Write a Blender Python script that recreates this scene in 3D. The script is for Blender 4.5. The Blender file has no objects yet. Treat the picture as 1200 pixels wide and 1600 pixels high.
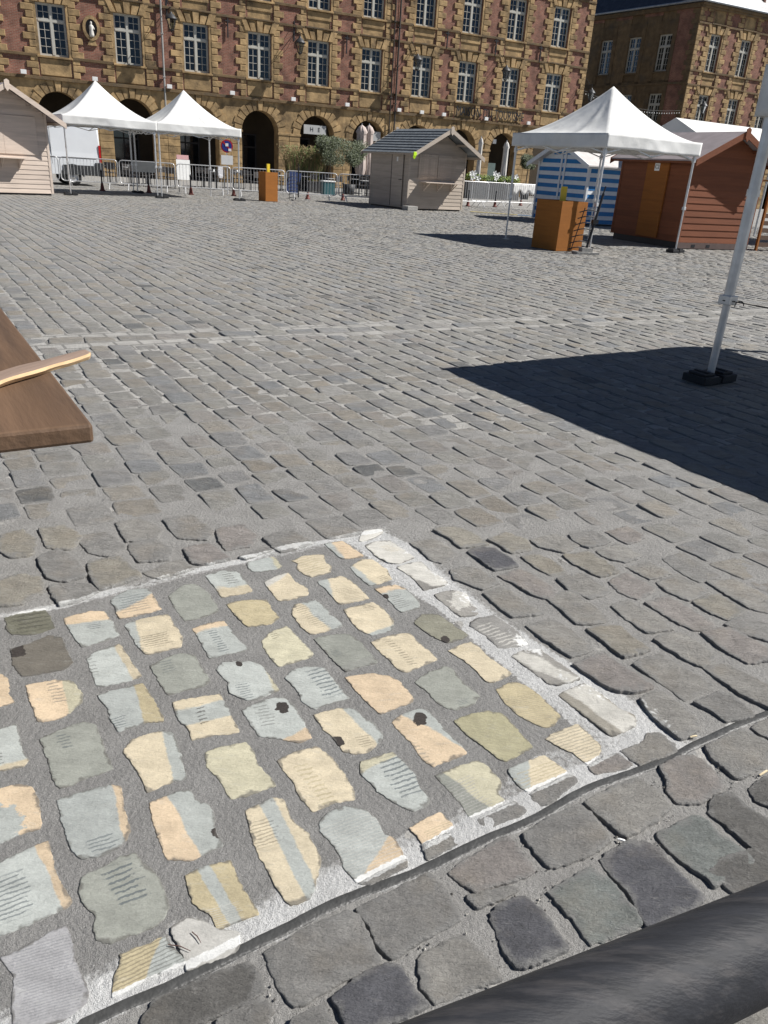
import bpy, bmesh, math, random
import numpy as np
from mathutils import Vector, Matrix
random.seed(7); RNG = np.random.default_rng(11)
rad = math.radians
scene = bpy.context.scene
COL = scene.collection

# ------------------------------------------------------------------ camera
FPX = 1200.97; CH = 1.4624
CR = np.array([[0.99789496, 0.06485104, 0.0], [0.02653553, -0.4083153, 0.9124552], [0.05917367, -0.91053444, -0.40917663]])
cd = bpy.data.cameras.new('camera'); cam = bpy.data.objects.new('camera', cd); COL.objects.link(cam)
cd.sensor_fit = 'VERTICAL'; cd.sensor_height = 24.0; cd.lens = FPX / 1600 * 24.0
cd.clip_start = 0.05; cd.clip_end = 3000
# rows of CR are the world axes seen in the camera (x right, y down, z forward)
_r = CR @ np.array([1., 0, 0]); _d = CR @ np.array([0, 1., 0]); _f = CR @ np.array([0, 0, 1.])
mw = Matrix(((_r[0], -_d[0], -_f[0], 0), (_r[1], -_d[1], -_f[1], 0), (_r[2], -_d[2], -_f[2], 0), (0, 0, 0, 1)))
mw.translation = Vector((0, 0, CH)); cam.matrix_world = mw
scene.camera = cam

# ------------------------------------------------------------------ world, sun, exposure
SUN_AZ = 5.0; SUN_EL = 47.0           # azimuth counted from +X towards +Y
w = bpy.data.worlds.new('World'); scene.world = w; w.use_nodes = True
nt = w.node_tree; nt.nodes.clear()
sky = nt.nodes.new('ShaderNodeTexSky'); sky.sky_type = 'NISHITA'; sky.sun_disc = False
sky.sun_elevation = rad(SUN_EL); sky.sun_rotation = rad(90 - SUN_AZ); sky.air_density = 0.55; sky.dust_density = 0.15; sky.ozone_density = 1.5
bg = nt.nodes.new('ShaderNodeBackground'); bg.inputs['Strength'].default_value = 0.05
wo = nt.nodes.new('ShaderNodeOutputWorld'); nt.links.new(sky.outputs[0], bg.inputs[0]); nt.links.new(bg.outputs[0], wo.inputs[0])
sl = bpy.data.lights.new('sun', 'SUN'); sl.energy = 5.0; sl.angle = rad(0.5); sl.color = (1.0, 0.97, 0.925)
so = bpy.data.objects.new('sun', sl); COL.objects.link(so)
sdir = Vector((math.cos(rad(SUN_EL)) * math.cos(rad(SUN_AZ)), math.cos(rad(SUN_EL)) * math.sin(rad(SUN_AZ)), math.sin(rad(SUN_EL))))
so.rotation_euler = (-sdir).to_track_quat('-Z', 'Y').to_euler(); so.location = sdir * 60
scene.view_settings.view_transform = 'Standard'; scene.view_settings.look = 'None'
scene.view_settings.gamma = 1.0; scene.view_settings.exposure = 0.50
try: scene.view_settings.use_curve_mapping = False
except Exception: pass
scene.cycles.max_bounces = 8

# ------------------------------------------------------------------ helpers
def at(px, py, z=0.0):
    """world point on the level z seen at photo pixel (px, py): used to read ground positions off the survey"""
    r = CR @ np.array([px - 600.0, py - 800.0, FPX]); t = (z - CH) / r[2]
    return np.array([r[0] * t, r[1] * t])
def e(a): return np.array([math.cos(rad(a)), math.sin(rad(a))])

def lin(c):
    return tuple(((x / 255) / 12.92 if x / 255 <= .04045 else ((x / 255 + .055) / 1.055) ** 2.4) for x in c)

def mat(name, col, rough=0.8, metal=0.0, var=0.12, scale=6.0, bump=0.0, bscale=40.0, island=0.0, dirt=None, dscale=1.5, spec=0.4, stretch=None, trans=0.0, rotz=0.0):
    """procedural Principled material: base colour with noise variation, optional per-piece variation, dirt and bump"""
    m = bpy.data.materials.new(name); m.use_nodes = True; t = m.node_tree; n = t.nodes; L = t.links
    b = n['Principled BSDF']; b.inputs['Roughness'].default_value = rough; b.inputs['Metallic'].default_value = metal
    b.inputs['Specular IOR Level'].default_value = spec
    tc = n.new('ShaderNodeTexCoord'); src = tc.outputs['Object']
    if stretch:
        mp = n.new('ShaderNodeMapping'); mp.inputs['Scale'].default_value = stretch; mp.inputs['Rotation'].default_value = (0, 0, rotz); L.new(src, mp.inputs[0]); src = mp.outputs[0]
    no = n.new('ShaderNodeTexNoise'); no.inputs['Scale'].default_value = scale; no.inputs['Detail'].default_value = 5; L.new(src, no.inputs['Vector'])
    mr = n.new('ShaderNodeMapRange'); mr.inputs['From Min'].default_value = .25; mr.inputs['From Max'].default_value = .75
    mr.inputs['To Min'].default_value = 1 - var; mr.inputs['To Max'].default_value = 1 + var; L.new(no.outputs['Fac'], mr.inputs['Value'])
    hs = n.new('ShaderNodeHueSaturation'); hs.inputs['Color'].default_value = (*col, 1)
    val = mr.outputs[0]
    if island:
        ge = n.new('ShaderNodeNewGeometry'); m2 = n.new('ShaderNodeMapRange'); m2.inputs['To Min'].default_value = 1 - island; m2.inputs['To Max'].default_value = 1 + island
        L.new(ge.outputs['Random Per Island'], m2.inputs['Value']); mu = n.new('ShaderNodeMath'); mu.operation = 'MULTIPLY'
        L.new(val, mu.inputs[0]); L.new(m2.outputs[0], mu.inputs[1]); val = mu.outputs[0]
    L.new(val, hs.inputs['Value']); out = hs.outputs[0]
    if dirt:
        n2 = n.new('ShaderNodeTexNoise'); n2.inputs['Scale'].default_value = dscale; n2.inputs['Detail'].default_value = 8; n2.inputs['Roughness'].default_value = .65; L.new(src, n2.inputs['Vector'])
        r2 = n.new('ShaderNodeMapRange'); r2.inputs['From Min'].default_value = .5; r2.inputs['From Max'].default_value = .68; r2.inputs['To Max'].default_value = dirt[1]
        L.new(n2.outputs['Fac'], r2.inputs['Value']); mx = n.new('ShaderNodeMix'); mx.data_type = 'RGBA'
        L.new(r2.outputs[0], mx.inputs['Factor']); L.new(out, mx.inputs['A']); mx.inputs['B'].default_value = (*dirt[0], 1); out = mx.outputs['Result']
    L.new(out, b.inputs['Base Color'])
    if bump:
        n3 = n.new('ShaderNodeTexNoise'); n3.inputs['Scale'].default_value = bscale; n3.inputs['Detail'].default_value = 6; L.new(src, n3.inputs['Vector'])
        bu = n.new('ShaderNodeBump'); bu.inputs['Strength'].default_value = bump; bu.inputs['Distance'].default_value = .02; L.new(n3.outputs['Fac'], bu.inputs['Height']); L.new(bu.outputs[0], b.inputs['Normal'])
    if trans:
        tr = n.new('ShaderNodeBsdfTranslucent'); L.new(out, tr.inputs[0]); ms = n.new('ShaderNodeMixShader'); ms.inputs[0].default_value = trans
        o = n['Material Output']; L.new(b.outputs[0], ms.inputs[1]); L.new(tr.outputs[0], ms.inputs[2]); L.new(ms.outputs[0], o.inputs[0])
    return m

class MB:
    """collects pieces into ONE mesh"""
    def __init__(s): s.v = []; s.f = []; s.m = []; s.xf = None; s.sm = []
    def add(s, vs, fs, m=0, smooth=False):
        o = len(s.v)
        if s.xf is not None: vs = [tuple(s.xf @ Vector(p)) for p in vs]
        s.v += [tuple(p) for p in vs]
        for f in fs: s.f.append(tuple(i + o for i in f)); s.m.append(m); s.sm.append(smooth)
        return s
    def box(s, x0, x1, y0, y1, z0, z1, m=0):
        return s.add([(x0, y0, z0), (x1, y0, z0), (x1, y1, z0), (x0, y1, z0), (x0, y0, z1), (x1, y0, z1), (x1, y1, z1), (x0, y1, z1)],
                     [(0, 3, 2, 1), (4, 5, 6, 7), (0, 1, 5, 4), (1, 2, 6, 5), (2, 3, 7, 6), (3, 0, 4, 7)], m)
    def cbox(s, x0, x1, y0, y1, z0, z1, c=0.012, m=0):
        """block with chamfered front (y0) edges, for stonework"""
        return s.add([(x0 + c, y0, z0 + c), (x1 - c, y0, z0 + c), (x1 - c, y0, z1 - c), (x0 + c, y0, z1 - c),
                      (x0, y0 + c, z0), (x1, y0 + c, z0), (x1, y0 + c, z1), (x0, y0 + c, z1),
                      (x0, y1, z0), (x1, y1, z0), (x1, y1, z1), (x0, y1, z1)],
                     [(0, 1, 2, 3), (4, 5, 1, 0), (5, 6, 2, 1), (6, 7, 3, 2), (7, 4, 0, 3), (8, 9, 5, 4), (9, 10, 6, 5), (10, 11, 7, 6), (11, 8, 4, 7), (8, 11, 10, 9)], m)
    def prism(s, poly, y0, y1, m=0):
        """polygon in x,z extruded along y"""
        n = len(poly); vs = [(x, y0, z) for x, z in poly] + [(x, y1, z) for x, z in poly]
        fs = [tuple(range(n)), tuple(range(2 * n - 1, n - 1, -1))] + [(i, i + n, (i + 1) % n + n, (i + 1) % n) for i in range(n)]
        return s.add(vs, fs, m)
    def slab(s, poly, z0, z1, m=0):
        n = len(poly); vs = [(x, y, z0) for x, y in poly] + [(x, y, z1) for x, y in poly]
        fs = [tuple(range(n - 1, -1, -1)), tuple(range(n, 2 * n))] + [(i, (i + 1) % n, (i + 1) % n + n, i + n) for i in range(n)]
        return s.add(vs, fs, m)
    def tube(s, p, q, r, n=8, m=0, r2=None, caps=True):
        p = Vector(p); q = Vector(q); d = (q - p)
        if d.length < 1e-6: return s
        d.normalize(); a = d.orthogonal().normalized(); b = d.cross(a); r2 = r if r2 is None else r2; vs = []
        for c, rr in ((p, r), (q, r2)):
            for k in range(n):
                t = 2 * math.pi * (k + .5) / n; vs.append(c + (a * math.cos(t) + b * math.sin(t)) * rr)
        fs = [(k, (k + 1) % n, (k + 1) % n + n, k + n) for k in range(n)]
        s.add(vs, fs, m, n > 5)
        if caps: s.add(vs, [tuple(range(n - 1, -1, -1)), tuple(range(n, 2 * n))], m)
        return s
    def path(s, pts, r, n=6, m=0):
        for i in range(len(pts) - 1): s.tube(pts[i], pts[i + 1], r, n, m)
        return s
    def sq(s, p, q, w, m=0, w2=None):
        """square bar"""
        p = Vector(p); q = Vector(q); d = (q - p).normalized(); up = Vector((0, 0, 1)) if abs(d.z) < .95 else Vector((1, 0, 0))
        a = d.cross(up).normalized(); b = a.cross(d); h = w / 2; h2 = (w2 or w) / 2; vs = []
        for c in (p, q): vs += [c - a * h - b * h2, c + a * h - b * h2, c + a * h + b * h2, c - a * h + b * h2]
        return s.add(vs, [(0, 1, 5, 4), (1, 2, 6, 5), (2, 3, 7, 6), (3, 0, 4, 7), (3, 2, 1, 0), (4, 5, 6, 7)], m)
    def lathe(s, prof, n=16, m=0, cx=0, cy=0, smooth=True):
        vs = []; k = len(prof)
        for i in range(n):
            t = 2 * math.pi * i / n
            for r, z in prof: vs.append((cx + r * math.cos(t), cy + r * math.sin(t), z))
        fs = [(i * k + j, ((i + 1) % n) * k + j, ((i + 1) % n) * k + j + 1, i * k + j + 1) for i in range(n) for j in range(k - 1)]
        return s.add(vs, fs, m, smooth)
    def build(s, name, mats, parent=None, loc=None, rz=None, bevel=0):
        me = bpy.data.meshes.new(name); me.from_pydata(s.v, [], s.f)
        if not isinstance(mats, (list, tuple)): mats = [mats]
        for m in mats: me.materials.append(m)
        me.polygons.foreach_set('material_index', s.m); me.polygons.foreach_set('use_smooth', s.sm); me.update()
        o = bpy.data.objects.new(name, me); COL.objects.link(o)
        if parent is not None: o.parent = parent
        if loc is not None: o.location = loc
        if rz is not None: o.rotation_euler = (0, 0, rz)
        if bevel:
            b = o.modifiers.new('bevel', 'BEVEL'); b.width = bevel; b.segments = 2; b.limit_method = 'ANGLE'
        return o

def tag(o, label=None, cat=None, group=None, kind=None):
    if label: o['label'] = label
    if cat: o['category'] = cat
    if group: o['group'] = group
    if kind: o['kind'] = kind
    return o
def thing(name, label, cat, loc=(0, 0, 0), rz=0.0, group=None):
    o = bpy.data.objects.new(name, None); COL.objects.link(o); o.location = loc; o.rotation_euler = (0, 0, rz); o.empty_display_size = .2
    return tag(o, label, cat, group)
def copy_tree(o, parent=None):
    c = o.copy(); COL.objects.link(c); c.parent = parent
    if parent is not None: c.matrix_parent_inverse = o.matrix_parent_inverse.copy()
    for ch in [x for x in bpy.data.objects if x.parent == o]: copy_tree(ch, c)
    return c
def dup(o, label, loc, rz):
    kids = [x for x in bpy.data.objects if x.parent == o]
    c = copy_tree(o); c.location = loc; c.rotation_euler = (0, 0, rz); c['label'] = label
    return c

# value noise
def _hash(ix, iy, s=0):
    h = (ix * 374761393 + iy * 668265263 + s * 982451653) & 0xffffffff
    h = ((h ^ (h >> 13)) * 1274126177) & 0xffffffff
    return ((h ^ (h >> 16)) & 0xffff) / 65535.0
def vnoise(x, y, s=0):
    x = np.asarray(x, float); y = np.asarray(y, float)
    ix = np.floor(x).astype(np.int64); iy = np.floor(y).astype(np.int64); fx = x - ix; fy = y - iy
    fx = fx * fx * (3 - 2 * fx); fy = fy * fy * (3 - 2 * fy)
    a = _hash(ix, iy, s); b = _hash(ix + 1, iy, s); c = _hash(ix, iy + 1, s); d = _hash(ix + 1, iy + 1, s)
    return (a * (1 - fx) + b * fx) * (1 - fy) + (c * (1 - fx) + d * fx) * fy
def fbm(x, y, s=0, o=3):
    r = 0; a = 1; t = 0
    for k in range(o): r = r + a * vnoise(np.asarray(x) * 2 ** k, np.asarray(y) * 2 ** k, s + k * 17); t += a; a *= .5
    return r / t - .5
def inpoly(px, py, poly):
    r = np.zeros(np.shape(px), bool); n = len(poly); j = n - 1
    for i in range(n):
        xi, yi = poly[i]; xj, yj = poly[j]
        if yi != yj:
            c = ((yi > py) != (yj > py)) & (px < (xj - xi) * (py - yi) / (yj - yi) + xi); r ^= c
        j = i
    return r
def segdist(px, py, pts):
    d = np.full(np.shape(px), 1e9)
    for i in range(len(pts) - 1):
        a = np.array(pts[i]); b = np.array(pts[i + 1]); v = b - a; L = v @ v + 1e-12
        t = np.clip(((px - a[0]) * v[0] + (py - a[1]) * v[1]) / L, 0, 1)
        d = np.minimum(d, np.hypot(px - a[0] - t * v[0], py - a[1] - t * v[1]))
    return d

# ================================================================== THE SQUARE: sheet, mortar, paving stones
KX = 1.50; MORT = (.262, .257, .245)
def K(r, g, b): return np.array(lin((r, g, b))) / KX

def attr_color_stone(name, painted):
    m = bpy.data.materials.new(name); m.use_nodes = True; t = m.node_tree; n = t.nodes; L = t.links
    b = n['Principled BSDF']; b.inputs['Roughness'].default_value = .72; b.inputs['Specular IOR Level'].default_value = .35
    def at_(nm):
        a = n.new('ShaderNodeAttribute'); a.attribute_name = nm; return a
    def math_(op, a, b_=None, c=None, clamp=False):
        x = n.new('ShaderNodeMath'); x.operation = op; x.use_clamp = clamp
        for i, v in enumerate((a, b_, c)):
            if v is None: continue
            if isinstance(v, (int, float)): x.inputs[i].default_value = v
            else: L.new(v, x.inputs[i])
        return x.outputs[0]
    def mix(f, a, b_):
        x = n.new('ShaderNodeMix'); x.data_type = 'RGBA'
        if isinstance(f, float): x.inputs['Factor'].default_value = f
        else: L.new(f, x.inputs['Factor'])
        for k, v in (('A', a), ('B', b_)):
            if isinstance(v, tuple): x.inputs[k].default_value = (*v, 1)
            else: L.new(v, x.inputs[k])
        return x.outputs['Result']
    tc = n.new('ShaderNodeTexCoord'); P = tc.outputs['Object']
    mp = n.new('ShaderNodeMapping'); mp.inputs['Rotation'].default_value = (0, 0, rad(-6)); mp.inputs['Scale'].default_value = (1, 3.6, 1); L.new(P, mp.inputs[0])
    def noise(scale, det=5, vec=P, rough=.55):
        x = n.new('ShaderNodeTexNoise'); x.inputs['Scale'].default_value = scale; x.inputs['Detail'].default_value = det; x.inputs['Roughness'].default_value = rough; L.new(vec, x.inputs['Vector']); return x.outputs['Fac']
    nf = noise(14, 8, P, .65); nl = noise(9, 7, mp.outputs[0], .6); ng = noise(260, 3)
    ca = at_('ca'); col = ca.outputs['Color']
    if painted:
        cb = at_('cb'); sp = at_('sp'); s = math_('ADD', sp.outputs['Fac'], math_('MULTIPLY', math_('SUBTRACT', noise(26, 7, mp.outputs[0], .7), .5), 30.0)); s = math_('ADD', s, math_('MULTIPLY', math_('SUBTRACT', noise(8.5, 3), .5), 70.0))
        f = math_('MULTIPLY_ADD', s, .085, .5, True); col = mix(f, col, cb.outputs['Color']); sm = math_('MULTIPLY_ADD', math_('SUBTRACT', noise(16, 8, mp.outputs[0], .72), .56), 6.0, 0.0, True); col = mix(math_('MULTIPLY', sm, .4), col, (.40, .40, .37)); sm2 = math_('MULTIPLY_ADD', math_('SUBTRACT', noise(38, 8, P, .75), .62), 8.0, 0.0, True); col = mix(math_('MULTIPLY', sm2, .55), col, (.20, .19, .165))
        # brush / marker strokes
        hx = at_('hx').outputs['Fac']; hy = at_('hy').outputs['Fac']; hz = at_('hz').outputs['Fac']; hc = at_('hc').outputs['Fac']
        jit = math_('MULTIPLY', math_('SUBTRACT', noise(35, 3), .5), .8)
        fr = math_('FRACT', math_('ADD', hx, jit)); bar = math_('LESS_THAN', fr, math_('MULTIPLY', noise(110, 4), .72))
        jy = math_('MULTIPLY', math_('SUBTRACT', noise(70, 4), .5), 2.2)
        m1 = math_('MULTIPLY_ADD', math_('SUBTRACT', 1.0, math_('ABSOLUTE', math_('ADD', hy, jy))), 5.0, 0.0, True)
        m2 = math_('MULTIPLY_ADD', math_('SUBTRACT', 1.0, math_('ABSOLUTE', hz)), 5.0, 0.0, True)
        hf = math_('MULTIPLY', math_('MULTIPLY', bar, m1), math_('MULTIPLY', m2, hc))
        hk = at_('hk').outputs['Color']; col = mix(hf, col, hk)
        sd = at_('sd').outputs['Fac']; sj = math_('ADD', sd, math_('MULTIPLY', math_('SUBTRACT', noise(42, 6), .5), 1.5))
        sf = math_('MULTIPLY_ADD', math_('SUBTRACT', 1.0, sj), 12.0, 0.0, True); col = mix(sf, col, at_('sk').outputs['Color'])
        # worn rim where the stone shows through
        ed = at_('ed').outputs['Fac']; ew = math_('MULTIPLY_ADD', math_('SUBTRACT', math_('ADD', ed, math_('MULTIPLY', noise(28, 5), .62)), 1.24), 12.0, 0.0, True)
        col = mix(math_('MULTIPLY', ew, .75), col, (.1, .095, .085))
    wh = at_('wh').outputs['Fac']; wf = math_('MULTIPLY_ADD', math_('SUBTRACT', math_('ADD', wh, math_('MULTIPLY', math_('SUBTRACT', noise(70, 5), .5), .9)), .5), 9.0, 0.0, True)
    col = mix(wf, col, (.62, .62, .60))
    v = math_('ADD', math_('MULTIPLY_ADD', nf, .7 if painted else .8, .65 if painted else .6), math_('MULTIPLY_ADD', nl, .5 if painted else .7, -.25 if painted else -.35))
    v = math_('MULTIPLY', v, 1.0 if painted else 1.12); v = math_('MULTIPLY', v, math_('MULTIPLY_ADD', noise(.9, 4, P, .6), .5 if not painted else .0, .75 if not painted else 1.0)); v = math_('MULTIPLY', v, math_('MULTIPLY_ADD', ng, .5 if not painted else .3, .75 if not painted else .85)); v = math_('MULTIPLY', v, math_('MULTIPLY_ADD', noise(55, 7, mp.outputs[0], .7), .7 if not painted else .35, .65 if not painted else .82))
    hs = n.new('ShaderNodeHueSaturation'); L.new(col, hs.inputs['Color']); L.new(v, hs.inputs['Value']); col = hs.outputs[0]
    if not painted:   # dust and pale lime smears
        d = math_('MULTIPLY_ADD', math_('SUBTRACT', noise(22, 8, mp.outputs[0], .7), .58), 7.0, 0.0, True); col = mix(math_('MULTIPLY', d, .5), col, (.36, .35, .33))
        tn = math_('MULTIPLY_ADD', math_('SUBTRACT', noise(4.5, 5, P, .6), .5), 5.0, 0.0, True); col = mix(math_('MULTIPLY', tn, .38), col, (.30, .255, .195)); tg = math_('MULTIPLY_ADD', math_('SUBTRACT', noise(7.5, 5, P, .6), .55), 6.0, 0.0, True); col = mix(math_('MULTIPLY', tg, .35), col, (.17, .17, .168))
        rim = math_('MULTIPLY_ADD', math_('SUBTRACT', math_('ADD', at_('ed').outputs['Fac'], math_('MULTIPLY', noise(20, 7, P, .65), 1.1)), 1.34), 4.5, 0.0, True); rim = math_('MULTIPLY', rim, .8); rimc = rim
        d2 = math_('MULTIPLY_ADD', math_('SUBTRACT', noise(17, 6, mp.outputs[0], .6), .60), 5.0, 0.0, True); col = mix(math_('MULTIPLY', d2, .35), col, (.075, .072, .07))
    if not painted: col = mix(rimc, col, MORT)
    L.new(col, b.inputs['Base Color'])
    nm = noise(48, 9, mp.outputs[0], .7); nk = noise(95, 6, P, .7)
    hsum = math_('ADD', math_('ADD', math_('MULTIPLY', nl, .9), math_('MULTIPLY', nm, .9)), math_('ADD', math_('MULTIPLY', nk, .35), math_('MULTIPLY', ng, .14)))
    bu = n.new('ShaderNodeBump'); bu.inputs['Strength'].default_value = .45 if painted else 1.0; bu.inputs['Distance'].default_value = .016; L.new(hsum, bu.inputs['Height']); L.new(bu.outputs[0], b.inputs['Normal'])
    return m
M_STONE = attr_color_stone('paving_stone', False); M_PAINTED = attr_color_stone('painted_stone', True)

def mortar_material():
    m = bpy.data.materials.new('mortar'); m.use_nodes = True; t = m.node_tree; n = t.nodes; L = t.links
    b = n['Principled BSDF']; b.inputs['Roughness'].default_value = .95; b.inputs['Specular IOR Level'].default_value = .2
    tc = n.new('ShaderNodeTexCoord'); P = tc.outputs['Object']
    def noise(s, d=5, r=.6):
        x = n.new('ShaderNodeTexNoise'); x.inputs['Scale'].default_value = s; x.inputs['Detail'].default_value = d; x.inputs['Roughness'].default_value = r; L.new(P, x.inputs['Vector']); return x.outputs['Fac']
    def M(op, a, b_, c=None, cl=False):
        x = n.new('ShaderNodeMath'); x.operation = op; x.use_clamp = cl
        for i, v in enumerate((a, b_, c)):
            if v is None: continue
            if isinstance(v, (int, float)): x.inputs[i].default_value = v
            else: L.new(v, x.inputs[i])
        return x.outputs[0]
    def mix(f, a, b_):
        x = n.new('ShaderNodeMix'); x.data_type = 'RGBA'; L.new(f, x.inputs['Factor'])
        for k, v in (('A', a), ('B', b_)):
            if isinstance(v, tuple): x.inputs[k].default_value = (*v, 1)
            else: L.new(v, x.inputs[k])
        return x.outputs['Result']
    dk = n.new('ShaderNodeAttribute'); dk.attribute_name = 'dk'; wh = n.new('ShaderNodeAttribute'); wh.attribute_name = 'wh'
    f = M('MULTIPLY_ADD', M('SUBTRACT', M('ADD', dk.outputs['Fac'], M('MULTIPLY', M('SUBTRACT', noise(45), .5), .8)), .5), 5.0, .5, True)
    col = mix(f, (.28, .273, .26), (.245, .240, .230))
    f2 = M('MULTIPLY_ADD', M('SUBTRACT', M('ADD', wh.outputs['Fac'], M('MULTIPLY', M('SUBTRACT', noise(60), .5), 1.0)), .5), 3.5, .3, True)
    col = mix(M('MULTIPLY', f2, .9), col, (.55, .55, .54))
    g = noise(420, 2, .8); v = M('MULTIPLY_ADD', g, 1.5, .25); v = M('MULTIPLY', v, M('MULTIPLY_ADD', noise(9, 6), .6, .7))
    hs = n.new('ShaderNodeHueSaturation'); L.new(col, hs.inputs['Color']); L.new(v, hs.inputs['Value'])
    vo = n.new('ShaderNodeTexVoronoi'); vo.inputs['Scale'].default_value = 160; L.new(P, vo.inputs['Vector'])   # pale grains of sand and glass in the mortar
    gr = M('MULTIPLY', M('LESS_THAN', vo.outputs['Distance'], .16), M('GREATER_THAN', noise(120, 2), .56))
    col = mix(M('MULTIPLY', gr, .7), hs.outputs[0], (.6, .59, .56)); L.new(col, b.inputs['Base Color'])
    bu = n.new('ShaderNodeBump'); bu.inputs['Strength'].default_value = .9; bu.inputs['Distance'].default_value = .006
    L.new(M('ADD', g, M('MULTIPLY', noise(70, 5), 2.0)), bu.inputs['Height']); L.new(bu.outputs[0], b.inputs['Normal'])
    return m
M_MORTAR = mortar_material()

def pw(pts): return [at(*p) for p in pts]          # survey readings -> ground points
TOP_EDGE = pw([(-260, 985), (0, 962), (105, 945), (165, 927), (240, 907), (310, 890), (375, 877), (435, 860), (505, 847), (550, 837), (592, 829)])
LOW_EDGE = pw([(178, 1560), (330, 1492), (557, 1379), (637, 1339), (745, 1276), (800, 1253), (825, 1239), (920, 1196), (965, 1172)])
BITUMEN = pw([(-150, 1730), (60, 1632), (140, 1598), (200, 1566), (273, 1540), (340, 1503), (390, 1477), (440, 1457), (473, 1436), (540, 1401), (607, 1381), (667, 1356), (710, 1336), (760, 1309), (810, 1291), (860, 1268), (895, 1242), (932, 1226), (995, 1205), (1057, 1182), (1080, 1164), (1120, 1150), (1143, 1135), (1190, 1119), (1260, 1092), (1400, 1040), (1700, 940)])
DARK = pw([(-420, 1075), (0, 970), (165, 934), (310, 897), (505, 855), (548, 850), (585, 880), (610, 912), (680, 950), (735, 998), (800, 1055), (862, 1105), (900, 1140), (880, 1165), (835, 1180), (815, 1196), (785, 1222), (740, 1243), (705, 1277), (640, 1295), (590, 1335), (560, 1340), (520, 1345), (488, 1372), (430, 1385), (400, 1425), (380, 1440), (300, 1430), (262, 1440), (240, 1490), (190, 1512), (140, 1545), (90, 1600), (-300, 1800)])
PATCH = TOP_EDGE[1:] + pw([(640, 850), (700, 905), (770, 960), (850, 1010), (960, 1075), (1075, 1166)]) + [BITUMEN[i] for i in range(19, 0, -1)] + pw([(-320, 1700), (-320, 990)])
RIGHT_EDGE = pw([(592, 829), (700, 905), (790, 985), (880, 1050), (1000, 1110), (1075, 1166)])

def whiteness(x, y, mortar=False):
    d = segdist(x, y, TOP_EDGE); wv = np.clip(1.3 - d / .026, 0, 1)
    wv *= .35 + 1.1 * vnoise(x * 9, y * 9, 5)
    ins = inpoly(x, y, PATCH)
    dl = segdist(x, y, LOW_EDGE); wv = np.maximum(wv, np.where(ins, np.clip(1.15 - dl / .017, 0, 1), 0))
    if mortar:
        db = segdist(x, y, BITUMEN)
        wv = np.maximum(wv, np.where(ins, np.clip(1.4 - db / .10, 0, 1), np.clip(.95 - db / .03, 0, .8)))
        dkm = inpoly(x, y, DARK); dr = segdist(x, y, RIGHT_EDGE)
        wv = np.maximum(wv, np.where(ins & ~dkm, np.clip(.92 - dr / .7, .5, .9), np.clip(.6 - dr / .22, 0, .6)))
    return wv

# ---- traced stones near the camera.  (tile, outline, colour, options)
TL = {'A': (0, 900, 4), 'B': (300, 820, 4), 'C': (560, 820, 4), 'D': (0, 1180, 4), 'E': (280, 1080, 4), 'F': (560, 1080, 4), 'G': (820, 960, 4), 'H': (0, 1400, 4), 'I': (240, 1300, 3), 'J': (500, 1250, 3), 'K': (860, 1080, 3.529), 'L': (600, 1200, 2), 'Z': (0, 800, 2), 'M': (600, 800, 2)}
PC = dict(b=(216, 203, 176), p=(222, 200, 170), t=(196, 183, 150), l=(190, 194, 189), L=(176, 180, 176), g=(160, 162, 153), G=(148, 149, 142), o=(120, 119, 104), d=(118, 113, 104), q=(206, 200, 174),
          w=(216, 213, 204), k=(70, 64, 60), s=(92, 102, 108), n=(152, 149, 143), N=(142, 140, 136), r=(151, 145, 140), u=(152, 147, 136), B=(98, 98, 102), m=(186, 184, 178), v=(174, 173, 174), z=(148, 146, 130), y=(180, 174, 142), V=(130, 134, 130), x=(112, 110, 106))
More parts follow.
